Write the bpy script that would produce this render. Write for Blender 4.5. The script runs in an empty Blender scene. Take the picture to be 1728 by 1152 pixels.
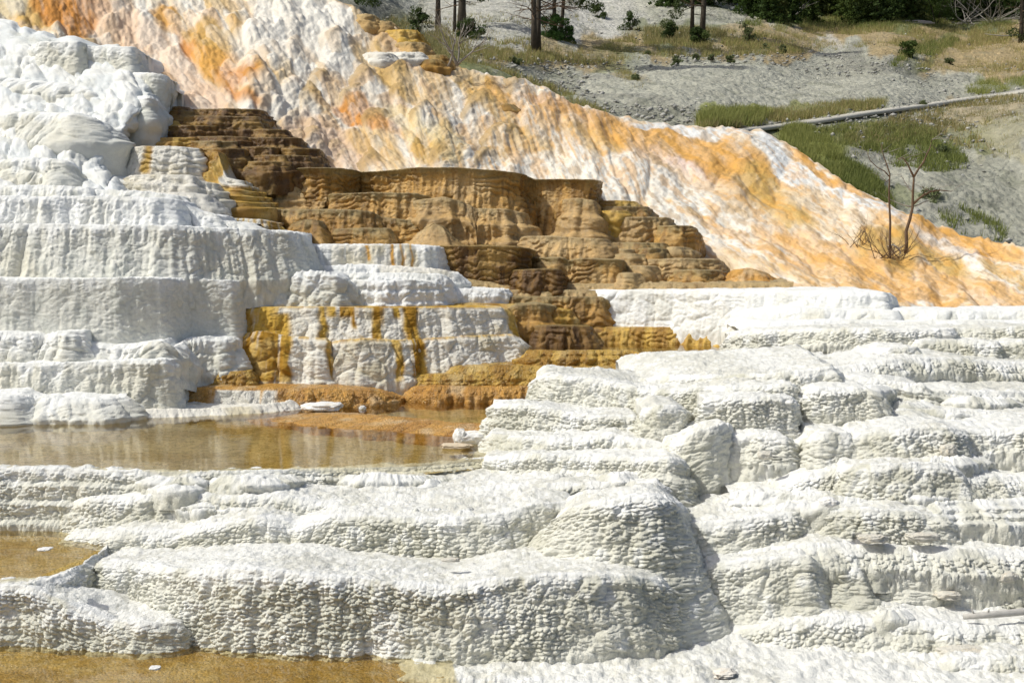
import bpy, math, random
import numpy as np
from mathutils import Vector, Matrix

S = bpy.context.scene
COL = S.collection
R = math.radians

# ------------------------------------------------------------------ camera
F = 2400.0                       # focal length in photo pixels (1728 wide)
HOR = 400.0                      # photo row of the eye level
PITCH = math.atan((576 - HOR) / F)
cam = bpy.data.objects.new('camera', bpy.data.cameras.new('camera'))
COL.objects.link(cam)
cam.location = (0, 0, 0)
cam.rotation_euler = (math.pi / 2 - PITCH, 0, 0)
cam.data.sensor_width = 36
cam.data.lens = 36 * F / 1728
cam.data.clip_start = 0.1
cam.data.clip_end = 2000
S.camera = cam

# ------------------------------------------------------------------ light
SUN = Vector((-0.60, -0.16, 0.76)).normalized()     # towards the sun
EL = math.asin(SUN.z)
AZ = math.atan2(SUN.x, SUN.y)
w = bpy.data.worlds.new('World'); S.world = w; w.use_nodes = True
nt = w.node_tree
bg = nt.nodes['Background']
sky = nt.nodes.new('ShaderNodeTexSky'); sky.sky_type = 'NISHITA'
sky.sun_disc = False; sky.sun_elevation = EL; sky.sun_rotation = AZ
sky.dust_density = 3.8
nt.links.new(sky.outputs[0], bg.inputs[0]); bg.inputs[1].default_value = 0.115
sl = bpy.data.lights.new('sun', 'SUN'); sl.energy = 3.6; sl.angle = R(0.53); sl.color = (0.985, 0.97, 0.885)
so = bpy.data.objects.new('sun', sl); COL.objects.link(so)
so.rotation_euler = SUN.to_track_quat('Z', 'Y').to_euler()
so.location = (0, 0, 60)
S.view_settings.view_transform = 'Standard'
S.view_settings.look = 'None'
S.view_settings.gamma = 1
S.view_settings.exposure = -0.17

# ------------------------------------------------------------------ numpy noise
def P(px, py, Y):
    px = np.asarray(px, float); py = np.asarray(py, float); Y = np.asarray(Y, float)
    xc = (px - 864) / F; yc = -(py - 576) / F
    c, s = math.cos(PITCH), math.sin(PITCH)
    dy = c + yc * s; dz = -s + yc * c
    k = Y / dy
    return np.stack(np.broadcast_arrays(xc * k, Y * np.ones_like(k), dz * k), -1)

def h3(i, j, k, seed=0):
    n = (i.astype(np.int64) * 374761393 + j.astype(np.int64) * 668265263 + k.astype(np.int64) * 2147483647 // 7 * 13
         + seed * 1442695041) & 0xFFFFFFFF
    n = ((n ^ (n >> 13)) * 1274126177) & 0xFFFFFFFF
    n = ((n ^ (n >> 16)) * 2246822519) & 0xFFFFFFFF
    n = n ^ (n >> 15)
    return n.astype(np.float64) / 4294967295.0

def vn(x, y, z=None, seed=0):
    """value noise, -1..1"""
    x, y = np.broadcast_arrays(np.asarray(x, float), np.asarray(y, float))
    xi = np.floor(x); yi = np.floor(y); fx = x - xi; fy = y - yi
    fx = fx * fx * fx * (fx * (fx * 6 - 15) + 10); fy = fy * fy * fy * (fy * (fy * 6 - 15) + 10)
    if z is None:
        k = np.zeros_like(xi)
        a = h3(xi, yi, k, seed); b = h3(xi + 1, yi, k, seed); c = h3(xi, yi + 1, k, seed); d = h3(xi + 1, yi + 1, k, seed)
        return 2 * ((a * (1 - fx) + b * fx) * (1 - fy) + (c * (1 - fx) + d * fx) * fy) - 1
    z = np.broadcast_to(np.asarray(z, float), x.shape)
    zi = np.floor(z); fz = z - zi; fz = fz * fz * fz * (fz * (fz * 6 - 15) + 10)
    r = 0
    for dz, wz in ((0, 1 - fz), (1, fz)):
        for dyy, wy in ((0, 1 - fy), (1, fy)):
            for dx, wx in ((0, 1 - fx), (1, fx)):
                r = r + h3(xi + dx, yi + dyy, zi + dz, seed) * wx * wy * wz
    return 2 * r - 1

def fbm(x, y, z=None, o=4, seed=0, g=0.5):
    r = 0; a = 1; t = 0; f = 1
    for k in range(o):
        r = r + a * vn(x * f, y * f, None if z is None else z * f, seed + k * 17); t += a; a *= g; f *= 2.03
    return r / t

def ss(a, b, x):
    t = np.clip((x - a) / (b - a), 0, 1); return t * t * (3 - 2 * t)

def worley(u, v, seed=0, jit=0.85):
    """F1, F2 distance and a random per cell"""
    ui = np.floor(u); vi = np.floor(v)
    f1 = np.full(u.shape, 9.0); f2 = np.full(u.shape, 9.0); cid = np.zeros(u.shape)
    z0 = np.zeros_like(ui)
    for di in (-1, 0, 1):
        for dj in (-1, 0, 1):
            i = ui + di; j = vi + dj
            cx = i + 0.5 + jit * (h3(i, j, z0, seed) - 0.5); cy = j + 0.5 + jit * (h3(i, j, z0 + 1, seed) - 0.5)
            d = np.hypot(u - cx, v - cy)
            m = d < f1
            f2 = np.where(m, f1, np.minimum(f2, d))
            cid = np.where(m, h3(i, j, z0 + 2, seed), cid)
            f1 = np.where(m, d, f1)
    return f1, f2, cid

def pillow(u, v, seed=0):
    f1, f2, c = worley(u, v, seed)
    return np.clip(1 - (f1 / 0.85) ** 2, 0, 1) * np.clip((f2 - f1) * 4, 0, 1) ** 0.5 * (0.6 + 0.4 * c)

def lobes(s, w, seed):
    q = s / w; qi = np.floor(q); r = np.zeros_like(q); z0 = np.zeros_like(q)
    for d in (-1, 0, 1):
        i = qi + d
        c = i + 0.5 + 0.6 * (h3(i, z0, z0, seed) - 0.5)
        rad = 0.55 + 0.4 * h3(i, z0 + 1, z0, seed)
        amp = 0.45 + 0.55 * h3(i, z0 + 2, z0, seed)
        r = np.maximum(r, amp * np.sqrt(np.clip(1 - ((q - c) / rad) ** 2, 0, 1)))
    return r

def mix(a, b, f):
    a = np.asarray(a, float); b = np.asarray(b, float)
    f = np.asarray(f)[..., None]
    return a * (1 - f) + b * f

# ------------------------------------------------------------------ materials
def mat(name, rough=0.9, bump=0.3, scale=40.0, spec=0.2, vary=0.12, det=6.0, attr=True, color=(1, 1, 1), streak=None, dist=0.02, trans=0, rvar=0.0, peb=0.0):
    m = bpy.data.materials.new(name); m.use_nodes = True
    n = m.node_tree; N = n.nodes; L = n.links
    b = N['Principled BSDF']
    b.inputs['Roughness'].default_value = rough
    b.inputs['Specular IOR Level'].default_value = spec
    geo = N.new('ShaderNodeNewGeometry')
    nz = N.new('ShaderNodeTexNoise'); nz.inputs['Scale'].default_value = scale; nz.inputs['Detail'].default_value = det
    nz.inputs['Roughness'].default_value = 0.65
    L.new(geo.outputs['Position'], nz.inputs['Vector'])
    n2 = N.new('ShaderNodeTexNoise'); n2.inputs['Scale'].default_value = scale * 0.23; n2.inputs['Detail'].default_value = 8
    n2.inputs['Roughness'].default_value = 0.7
    L.new(geo.outputs['Position'], n2.inputs['Vector'])
    mr = N.new('ShaderNodeMapRange'); mr.inputs['From Min'].default_value = 0.3; mr.inputs['From Max'].default_value = 0.7
    mr.inputs['To Min'].default_value = 1 - vary; mr.inputs['To Max'].default_value = 1 + vary * 0.6
    L.new(n2.outputs['Fac'], mr.inputs['Value'])
    mx = N.new('ShaderNodeVectorMath'); mx.operation = 'SCALE'
    if attr:
        at = N.new('ShaderNodeAttribute'); at.attribute_name = 'Col'
        L.new(at.outputs['Color'], mx.inputs[0])
    else:
        mx.inputs[0].default_value = color
    L.new(mr.outputs[0], mx.inputs['Scale'])
    L.new(mx.outputs[0], b.inputs['Base Color'])
    bp = N.new('ShaderNodeBump'); bp.inputs['Strength'].default_value = bump; bp.inputs['Distance'].default_value = dist
    h = nz.outputs['Fac']
    if peb:
        vo = N.new('ShaderNodeTexVoronoi'); vo.inputs['Scale'].default_value = peb
        L.new(geo.outputs['Position'], vo.inputs['Vector'])
        ma = N.new('ShaderNodeMath'); ma.operation = 'MULTIPLY_ADD'; ma.inputs[1].default_value = -0.7
        L.new(vo.outputs['Distance'], ma.inputs[0]); L.new(h, ma.inputs[2]); h = ma.outputs[0]
    L.new(h, bp.inputs['Height']); L.new(bp.outputs[0], b.inputs['Normal'])
    if rvar:
        r2 = N.new('ShaderNodeMapRange'); r2.inputs['From Min'].default_value = 0.35; r2.inputs['From Max'].default_value = 0.65
        r2.inputs['To Min'].default_value = max(0.05, rough - rvar); r2.inputs['To Max'].default_value = min(1, rough + rvar)
        L.new(n2.outputs['Fac'], r2.inputs['Value']); L.new(r2.outputs[0], b.inputs['Roughness'])
    return m

M_WHITE = mat('white_travertine', 0.95, 0.5, 60, 0.1, 0.13, dist=0.02, peb=45)
M_FAR = mat('pale_travertine', 0.9, 0.5, 30, 0.15, 0.10, dist=0.03, peb=22)
M_WET = mat('wet_brown_travertine', 0.38, 0.9, 34, 0.45, 0.28, dist=0.03, rvar=0.2)
M_AMBER = mat('wet_amber_travertine', 0.3, 1.0, 38, 0.55, 0.28, dist=0.03, rvar=0.2, peb=30)
M_FLOW = mat('orange_flowstone', 0.75, 0.6, 16, 0.2, 0.14, dist=0.05, rvar=0.2)
M_SMOOTH = mat('smooth_white_flowstone', 0.8, 0.5, 14, 0.2, 0.07, dist=0.04)
M_HILL = mat('hill_soil', 1.0, 1.0, 5, 0.05, 0.3, dist=0.12, peb=4)
M_BARK = mat('bark', 0.95, 0.8, 25, 0.1, 0.3, attr=False, color=(0.095, 0.08, 0.062), dist=0.03)
M_DEAD = mat('weathered_wood', 0.9, 0.6, 30, 0.1, 0.3, attr=False, color=(0.36, 0.33, 0.29), dist=0.02)
M_DEADB = mat('dead_brown_wood', 0.9, 0.6, 30, 0.1, 0.3, attr=False, color=(0.17, 0.115, 0.075), dist=0.02)
M_LOG = mat('bleached_log_wood', 0.9, 0.5, 60, 0.1, 0.2, attr=False, color=(0.52, 0.5, 0.46), dist=0.01)
M_PATH = mat('grey_boardwalk', 0.9, 0.4, 14, 0.1, 0.15, attr=False, color=(0.50, 0.48, 0.42), dist=0.03)

def leafmat(name, attr=True):
    m = bpy.data.materials.new(name); m.use_nodes = True
    N = m.node_tree.nodes; L = m.node_tree.links
    b = N['Principled BSDF']; b.inputs['Roughness'].default_value = 0.65
    b.inputs['Specular IOR Level'].default_value = 0.2
    at = N.new('ShaderNodeAttribute'); at.attribute_name = 'Col'
    L.new(at.outputs['Color'], b.inputs['Base Color'])
    tr = N.new('ShaderNodeBsdfTranslucent'); L.new(at.outputs['Color'], tr.inputs['Color'])
    mx = N.new('ShaderNodeMixShader'); mx.inputs[0].default_value = 0.3
    L.new(b.outputs[0], mx.inputs[1]); L.new(tr.outputs[0], mx.inputs[2])
    L.new(mx.outputs[0], N['Material Output'].inputs['Surface'])
    return m
M_LEAF = leafmat('needles_and_leaves')
M_GRASS = leafmat('grass_blades')

def watermat(name, tint, rip=0.06, scale=3.0):
    m = bpy.data.materials.new(name); m.use_nodes = True
    N = m.node_tree.nodes; L = m.node_tree.links
    N.remove(N['Principled BSDF'])
    g = N.new('ShaderNodeBsdfGlossy'); g.inputs['Roughness'].default_value = 0.03
    t = N.new('ShaderNodeBsdfTransparent'); t.inputs[0].default_value = (*tint, 1)
    fr = N.new('ShaderNodeFresnel'); fr.inputs['IOR'].default_value = 1.45
    mx = N.new('ShaderNodeMixShader')
    geo = N.new('ShaderNodeNewGeometry')
    mp = N.new('ShaderNodeMapping'); mp.inputs['Scale'].default_value = (1, 2.2, 1)
    L.new(geo.outputs['Position'], mp.inputs[0])
    nz = N.new('ShaderNodeTexNoise'); nz.inputs['Scale'].default_value = scale; nz.inputs['Detail'].default_value = 4
    L.new(mp.outputs[0], nz.inputs['Vector'])
    bp = N.new('ShaderNodeBump'); bp.inputs['Strength'].default_value = rip; bp.inputs['Distance'].default_value = 0.05
    L.new(nz.outputs['Fac'], bp.inputs['Height'])
    L.new(bp.outputs[0], g.inputs['Normal']); L.new(bp.outputs[0], fr.inputs['Normal'])
    L.new(fr.outputs[0], mx.inputs[0]); L.new(t.outputs[0], mx.inputs[1]); L.new(g.outputs[0], mx.inputs[2])
    L.new(mx.outputs[0], N['Material Output'].inputs['Surface'])
    return m
M_WATER = watermat('pool_water', (0.95, 0.90, 0.74), 0.06, 2.5)

# ------------------------------------------------------------------ mesh helpers
def tag(o, label=None, cat=None, group=None, kind=None):
    if label: o['label'] = label
    if cat: o['category'] = cat
    if group: o['group'] = group
    if kind: o['kind'] = kind
    return o

def link(name, me, m, parent=None):
    o = bpy.data.objects.new(name, me); COL.objects.link(o)
    if m: me.materials.append(m)
    if parent: o.parent = parent
    return o

def setcol(me, col):
    a = me.color_attributes.new('Col', 'FLOAT_COLOR', 'POINT')
    c = np.ones((len(me.vertices), 4), np.float32); c[:, :3] = np.clip(col, 0, 1)
    a.data.foreach_set('color', c.ravel())

def grid_mesh(name, G, C, m, smooth=True, flip=False):
    r, c = G.shape[:2]
    idx = np.arange(r * c).reshape(r, c)
    q = np.stack([idx[:-1, :-1], idx[1:, :-1], idx[1:, 1:], idx[:-1, 1:]], -1).reshape(-1, 4)
    if flip: q = q[:, ::-1]
    me = bpy.data.meshes.new(name)
    me.vertices.add(r * c); me.vertices.foreach_set('co', G.reshape(-1).astype(np.float32))
    me.loops.add(q.size); me.loops.foreach_set('vertex_index', q.ravel().astype(np.int32))
    me.polygons.add(len(q)); me.polygons.foreach_set('loop_start', np.arange(0, q.size, 4, dtype=np.int32))
    me.polygons.foreach_set('loop_total', np.full(len(q), 4, np.int32))
    if smooth: me.polygons.foreach_set('use_smooth', np.ones(len(q), bool))
    me.update(); me.validate()
    setcol(me, C.reshape(-1, 3))
    return link(name, me, m)

def poly_mesh(name, V, T, m, C=None, n=3, smooth=False, parent=None):
    V = np.asarray(V, np.float32); T = np.asarray(T, np.int32)
    me = bpy.data.meshes.new(name)
    me.vertices.add(len(V)); me.vertices.foreach_set('co', V.ravel())
    me.loops.add(T.size); me.loops.foreach_set('vertex_index', T.ravel())
    me.polygons.add(len(T)); me.polygons.foreach_set('loop_start', np.arange(0, T.size, n, dtype=np.int32))
    me.polygons.foreach_set('loop_total', np.full(len(T), n, np.int32))
    if smooth: me.polygons.foreach_set('use_smooth', np.ones(len(T), bool))
    me.update(); me.validate()
    if C is not None: setcol(me, np.asarray(C))
    return link(name, me, m, parent)

def gsmooth(a, sig):
    if sig < 0.6: return a
    k = int(sig * 3) + 1
    x = np.arange(-k, k + 1); g = np.exp(-x * x / (2 * sig * sig)); g /= g.sum()
    p = np.concatenate([2 * a[0] - a[k:0:-1] if k < len(a) else np.repeat(a[0], k),
                        a, 2 * a[-1] - a[-2:-k - 2:-1] if k + 1 < len(a) else np.repeat(a[-1], k)])
    return np.convolve(p, g, 'valid')

# ------------------------------------------------------------------ palettes (albedo of the stone itself)
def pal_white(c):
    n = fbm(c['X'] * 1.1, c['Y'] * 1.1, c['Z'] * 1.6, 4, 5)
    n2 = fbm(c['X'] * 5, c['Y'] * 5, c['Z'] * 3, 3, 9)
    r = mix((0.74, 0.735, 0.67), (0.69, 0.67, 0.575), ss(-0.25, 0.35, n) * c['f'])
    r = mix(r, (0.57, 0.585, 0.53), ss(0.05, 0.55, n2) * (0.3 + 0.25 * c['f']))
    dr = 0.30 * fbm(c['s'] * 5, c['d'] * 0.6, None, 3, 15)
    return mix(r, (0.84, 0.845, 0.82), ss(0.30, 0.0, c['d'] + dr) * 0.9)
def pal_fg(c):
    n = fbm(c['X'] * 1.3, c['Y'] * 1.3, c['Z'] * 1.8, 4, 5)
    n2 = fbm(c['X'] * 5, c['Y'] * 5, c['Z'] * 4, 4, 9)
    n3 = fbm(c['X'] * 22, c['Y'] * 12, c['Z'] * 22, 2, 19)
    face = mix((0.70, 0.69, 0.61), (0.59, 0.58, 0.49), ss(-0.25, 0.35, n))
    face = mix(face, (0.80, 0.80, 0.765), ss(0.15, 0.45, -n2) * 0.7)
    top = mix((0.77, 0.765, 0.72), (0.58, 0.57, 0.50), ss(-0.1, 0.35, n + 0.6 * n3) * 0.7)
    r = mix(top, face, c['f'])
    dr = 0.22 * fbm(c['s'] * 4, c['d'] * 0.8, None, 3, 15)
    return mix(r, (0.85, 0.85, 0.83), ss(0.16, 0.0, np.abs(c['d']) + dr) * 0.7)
def pal_bright(c):
    n = fbm(c['X'] * 2, c['Y'] * 2, c['Z'] * 2, 4, 5)
    return mix((0.84, 0.845, 0.825), (0.77, 0.765, 0.71), ss(-0.2, 0.5, n))
def pal_cream(c):
    n = fbm(c['X'] * 2, c['Y'] * 2, c['Z'] * 2, 4, 25)
    r = mix((0.77, 0.74, 0.66), (0.63, 0.57, 0.42), ss(-0.1, 0.6, n))
    return r
def pal_brown(c):
    st = fbm(c['s'] * 9, c['d'] * 0.9, None, 3, 31)
    n = fbm(c['X'] * 1.2, c['Y'] * 1.2, c['Z'] * 1.8, 4, 33)
    body = mix((0.62, 0.37, 0.11), (0.40, 0.215, 0.045), ss(-0.25, 0.35, n))
    body = mix(body, (0.60, 0.43, 0.21), ss(0.15, 0.5, -n) * 0.7)
    rim = ss(0.24, 0.02, c['d'] + 0.12 * st)
    r = mix(body, (0.30, 0.225, 0.095), rim * 0.85)
    r = mix(r, (0.20, 0.11, 0.03), ss(0.0, 0.4, st) * 0.65 * c['f'])
    top = ss(0.04, -0.04, c['d'])
    return mix(r, (0.40, 0.32, 0.17), top * 0.7)
def pal_tan(c):
    r = pal_brown(c)
    n = fbm(c['X'] * 2, c['Y'] * 2, c['Z'] * 2, 3, 41)
    return mix(r, (0.63, 0.46, 0.235), 0.45 + 0.25 * n)
def pal_dark(c):
    st = fbm(c['s'] * 8, c['d'] * 0.8, None, 3, 51)
    n = fbm(c['X'] * 2.2, c['Y'] * 2.2, c['Z'] * 3, 4, 53)
    r = mix((0.25, 0.135, 0.03), (0.13, 0.065, 0.016), ss(-0.3, 0.3, st))
    r = mix(r, (0.42, 0.26, 0.07), ss(0.1, 0.5, n) * 0.7)
    top = ss(0.05, -0.03, c['d'])
    return mix(r, (0.33, 0.24, 0.09), top * 0.7)
def pal_amber(c):
    st = fbm(c['s'] * 6, c['d'] * 1.2, None, 3, 61)
    n = fbm(c['X'] * 3, c['Y'] * 3, c['Z'] * 3, 4, 63)
    r = mix((0.58, 0.37, 0.075), (0.37, 0.20, 0.03), ss(-0.2, 0.4, st))
    r = mix(r, (0.66, 0.48, 0.19), ss(0.0, 0.5, n) * 0.7)
    return r
def pal_orange(c):
    st = fbm(c['s'] * 6, c['d'] * 1.2, None, 3, 61)
    n = fbm(c['X'] * 3, c['Y'] * 3, c['Z'] * 3, 4, 63)
    r = mix((0.62, 0.33, 0.07), (0.48, 0.24, 0.05), ss(-0.2, 0.4, st))
    return mix(r, (0.72, 0.55, 0.32), ss(0.0, 0.5, n) * 0.6)

def stripes(base, over, spans):
    """over-colour inside vertical bands (px0, px1, soft, t0, t1) of the terrace"""
    def f(c):
        a = base(c); b = over(c)
        wob = 6 * fbm(c['s'] * 1.5, c['d'] * 2.5, None, 3, 71) + 3 * fbm(c['s'] * 9, c['d'] * 4, None, 2, 73)
        x = c['px'] + wob
        k = np.zeros_like(x)
        for (x0, x1, so_, t0, t1) in spans:
            m = ss(x0 - so_, x0 + so_, x) * ss(x1 + so_, x1 - so_, x)
            m = m * ss(t0 - 0.05, t0 + 0.05, c['t'] + 0.02) * ss(t1 + 0.08, t1 - 0.08, c['t'])
            k = np.maximum(k, m)
        th = fbm(c['s'] * 13, c['d'] * 1.1, None, 3, 77)
        k = np.clip(k * ss(-0.75, -0.05, th + 0.35 * (k - 0.5)) , 0, 1)
        return mix(a, b, k)
    return f

# ------------------------------------------------------------------ the terrace builder
NS = [0]; DPT = []
SEEDS = {}
def terrace(name, pts, pal=pal_white, m=None, back=2.0, bslope=0.0, flare=0.12, r=0.02, lobe=(0.08, 0.6),
            bulge=(0.04, 0.3), steps=0, micro=(0.012, 0.07), fine=0.015, crumb=0.03, rim=0.012, skirt=0.5,
            smooth=0.05, label=None, px=1.3, over=0.0, kind='structure', conc=0.0, bk=None, soft=0, dy=0.0, flute=0.010, fscale=False, fk=1.0):
    """pts: rows of (photo x, photo y of the lip, distance, photo y of the foot)"""
    NS[0] += 1; sd = NS[0] * 7
    m = m or M_WHITE
    A = np.array(pts, float); A[:, 2] += dy
    if fk == 0.6:
        lobe = (lobe[0] * 0.5, lobe[1]); DPT.extend([(a[0], a[1], a[2]) for a in A if -150 < a[0] < 1850] + [(a[0], a[3], a[2] - flare * 0.6) for a in A if -150 < a[0] < 1850])
    Wp = P(A[:, 0], A[:, 1], A[:, 2])
    Bp = P(A[:, 0], A[:, 3], A[:, 2] - flare)
    h = Wp[:, 2] - Bp[:, 2]
    seg = np.hypot(np.diff(Wp[:, 0]), np.diff(Wp[:, 1])); L = np.concatenate([[0], np.cumsum(seg)])
    Ym = A[:, 2].mean()
    ds = px * Ym / F
    n = max(int(L[-1] / ds) + 1, 6)
    s = np.linspace(0, L[-1], n); ds = s[1] - s[0]
    X = np.interp(s, L, Wp[:, 0]); Y = np.interp(s, L, Wp[:, 1]); Z = np.interp(s, L, Wp[:, 2]); H = np.interp(s, L, h)
    pxn = np.interp(s, L, A[:, 0])
    X = gsmooth(X, smooth / ds); Y = gsmooth(Y, smooth / ds); Z = gsmooth(Z, smooth * 0.6 / ds); H = gsmooth(H, smooth / ds)
    tx = np.gradient(X); ty = np.gradient(Y); ln = np.hypot(tx, ty) + 1e-9; tx /= ln; ty /= ln
    tx = gsmooth(tx, 0.12 / ds); ty = gsmooth(ty, 0.12 / ds); ln = np.hypot(tx, ty) + 1e-9
    nx, ny = ty / ln, -tx / ln
    # rows: top (d<0, measured back), face (0..1), skirt
    dback = [0.0]; st = ds * 1.3
    while dback[-1] < back:
        dback.append(dback[-1] + st); st = min(st * 1.03, 0.0022 * Ym)
    dback = np.array(dback[1:][::-1])
    hm = max(H.max(), 0.02)
    nf = int(np.clip(hm / ds, 6, 230))
    t = np.linspace(0, 1, nf)
    NSK = int(min(16, max(6, skirt / 0.035))); tk = np.linspace(0, 1, NSK + 1)[1:] * skirt
    # assemble: offsets back (B), drop (D), t
    nr = 4
    dback = np.concatenate([np.full(nr, dback[0]), dback])
    back_rows = np.concatenate([dback, np.zeros(nf + NSK)])
    tt = np.concatenate([-np.ones(len(dback)), t, np.ones(NSK)])
    sk = np.concatenate([np.linspace(0.9, 0, nr + 1)[:-1], np.zeros(len(dback) - nr + nf), tk])
    T = np.broadcast_to(tt[:, None], (len(tt), n)).copy()
    bks = np.ones(n)
    if bk is not None:
        bks = gsmooth(np.interp(pxn, [b[0] for b in bk], [b[1] for b in bk]), 0.15 / ds) / back
    BK = back_rows[:, None] * bks[None]
    face = T >= 0
    D = np.where(face, T, 0) * H[None, :] + sk[:, None]
    Sg = np.broadcast_to(s[None, :], T.shape)
    q = Sg + 37.0 * (sd % 97)
    Tc = np.clip(T, 0, 1)
    # profile
    flare = flare * fk
    if fscale: flare = flare * np.clip(H / np.median(H), 0.6, 4.5)[None, :]
    auto = 0
    if not steps and H.max() > 0.22 and r < 0.08:
        steps = 2; auto = 1
    if steps:
        wv = Tc * steps
        if auto:
            wv = D / (0.17 if soft else 0.14) + 1.1 * vn(q / 0.5, D * 2.0, None, sd + 60) + 0.5 * vn(q / 0.16, D * 4.0, None, sd + 62) + 3 + 0.45 * vn(q / 0.9, Tc * 0, None, sd + 1)
        wv = np.where(T < 0, 0, wv)
        base = np.floor(wv); fr = wv - base
        off = flare * np.clip((base + ss(0.72, 1.0, fr)) / steps, -0.2, 1.4) * face
        if auto: off = flare * Tc ** 1.3 * face + face * (0.045 if soft else 0.009) * (ss(0.0, 0.25, fr) * ss(1.0, 0.55, fr) - 0.5) * ss(0, 0.15, D) * ss(-.5, .3, vn(q / 1.1, D * 1.5, None, sd + 63))
    else:
        off = flare * (Tc ** 1.4)
    off = off * face - conc * np.sin(np.pi * np.clip(Tc, 0, 1)) * H[None, :]
    off = off + over * np.exp(-D / 0.10) * face
    # rounded lip
    rr = np.minimum(r, 0.4 * H[None, :])
    rnd = np.where(D < rr, rr - np.sqrt(np.clip(rr ** 2 - (rr - D) ** 2, 0, None)), 0)
    off = off - np.where(face, rnd, rr * np.exp(-BK / 0.1))
    off = off + np.where(face, 0, over * np.exp(-BK / 0.5))
    # lobes
    drift = 0.25 * lobe[1] * vn(q / max(lobe[1], .05) * 0.7, D / (hm + 0.2) * 1.6, None, sd + 2)
    lb = lobes(q + drift, lobe[1], sd + 3) * lobe[0]
    lb = lb + 0.45 * lobes(q * 1.03 + 2 * drift + 5, lobe[1] * 0.43, sd + 4) * lobe[0]
    lb = lb * (0.75 + 0.5 * Tc)
    env = ss(0, 0.10, D)
    if soft:
        f1_, f2_, cc_ = worley((q + 0.2 * vn(q * 2.3, D * 2.3, None, sd)) / bulge[1], (D + 0.15 * vn(q * 2.3, D * 2.3, None, sd + 30)) / (bulge[1] * 1.2) + 3.3, sd + 5)
        bu = np.clip(1.1 - f1_, 0, 1) ** 1.2 * bulge[0] * (0.4 + 0.8 * cc_) * 0.75 * ss(soft, soft + 0.45, Tc)
    else:
        bu = pillow((q + 0.1 * vn(q * 3, D * 3, None, sd)) / bulge[1], D / (bulge[1] * 1.15) + 3.3, sd + 5) * bulge[0]
    mi = pillow(q / micro[1] + 0.3 * vn(q * 9, D * 12, None, sd + 8), D / (micro[1] * 0.55) + 0.4 * vn(q * 5, D * 2, None, sd + 9), sd + 6) * micro[0]
    mi = mi * (0.5 + 0.6 * ss(-0.3, 0.3, vn(q * 1.3, D * 1.8, None, sd + 10)))
    fi = fbm(q * 5, D * 5, None, 5, sd + 7, 0.6) * fine * 2
    lam = 0.7 * vn(q * 7 + 2 * vn(q * 2, D * 3, None, sd + 20), D * 22 + 2.5 * vn(q * 2.2, D * 2, None, sd + 21), None, sd + 22) + 0.8 * vn(q * 16, D * 42 + 3 * vn(q * 3, D * 3, None, sd + 24), None, sd + 23)
    fi = fi + lam * fine * 0.5 + (vn(q * 7, D * 0.7, None, sd + 50) + 0.7 * vn(q * 17, D * 1.4, None, sd + 51)) * (0.030 if soft else flute) * ss(0.0, 0.15, D)
    disp = lb + env * (bu + mi) + fi * (0.4 + 0.6 * env)
    fall = np.exp(-BK / 0.35)
    disp = np.where(face, disp, lb * fall + (disp - lb) * np.exp(-BK / 0.03))
    d0 = disp + off
    GX = X[None] + nx[None] * d0; GY = Y[None] + ny[None] * d0 + BK
    GZ = Z[None] - D + BK * bslope
    ztop = 1 - ss(0, 0.08, D)
    gx = GX; gy = GY
    cr = (fbm(gx * 2.2, gy * 2.2, None, 4, sd + 11, 0.55) * 0.7 - 0.25 + 0.7 * fbm(gx * 6, gy * 6, None, 3, sd + 12, 0.6) + 0.22 * pillow(gx * 11 + .8 * vn(gx * 3, gy * 3, None, sd + 40), gy * 7, sd + 41) * (0.3 + ss(-.2, .4, vn(gx * 1.7, gy * 1.7, None, sd + 42)))) * crumb
    GZ = GZ + np.where(face, 0, cr * ss(0, 0.12, BK))
    rj = (vn(q * 14, 0 * q, None, sd + 13) * 0.6 + vn(q * 40, 0 * q, None, sd + 14) * 0.5 + vn(q * 2, 0 * q, None, sd + 15)) * rim
    GZ = GZ + rj * ztop * np.where(face, 1, np.exp(-BK / 0.06))
    GZ = GZ + env * (bu * 0.25 + 0.3 * fi)
    G = np.stack([GX, GY, GZ], -1)
    c = dict(X=GX, Y=GY, Z=GZ, s=q, d=D - BK, t=T, px=np.broadcast_to(pxn[None], T.shape), f=face * 1.0)
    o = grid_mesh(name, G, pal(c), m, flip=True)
    tag(o, label, None, None, kind)
    return o

W = M_WHITE
# =================================================================== FOREGROUND WHITE TERRACES
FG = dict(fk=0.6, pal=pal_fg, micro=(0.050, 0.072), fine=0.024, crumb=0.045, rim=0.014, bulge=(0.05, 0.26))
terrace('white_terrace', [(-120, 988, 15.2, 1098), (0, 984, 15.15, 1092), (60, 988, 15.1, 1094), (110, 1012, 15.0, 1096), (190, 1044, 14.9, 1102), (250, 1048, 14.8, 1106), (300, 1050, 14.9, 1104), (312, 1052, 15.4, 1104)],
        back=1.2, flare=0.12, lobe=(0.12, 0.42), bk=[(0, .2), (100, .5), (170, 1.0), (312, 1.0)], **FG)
terrace('white_terrace', [(160, 950, 16.6, 1030), (175, 946, 16.1, 1045), (250, 948, 15.9, 1052), (300, 955, 15.4, 1100), (420, 958, 15.0, 1112), (500, 964, 14.9, 1120), (580, 972, 14.85, 1125),
                          (680, 982, 14.75, 1135), (760, 986, 14.7, 1135), (840, 974, 14.7, 1132), (900, 968, 14.7, 1115), (960, 966, 14.7, 1108), (1010, 966, 14.7, 1104), (1060, 968, 14.8, 1100), (1110, 976, 15.0, 1095), (1140, 992, 15.4, 1090),
                          (1155, 1010, 16.4, 1086)],
        back=2.4, bslope=-0.035, flare=0.3, lobe=(0.16, 0.42), **FG)
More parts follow.
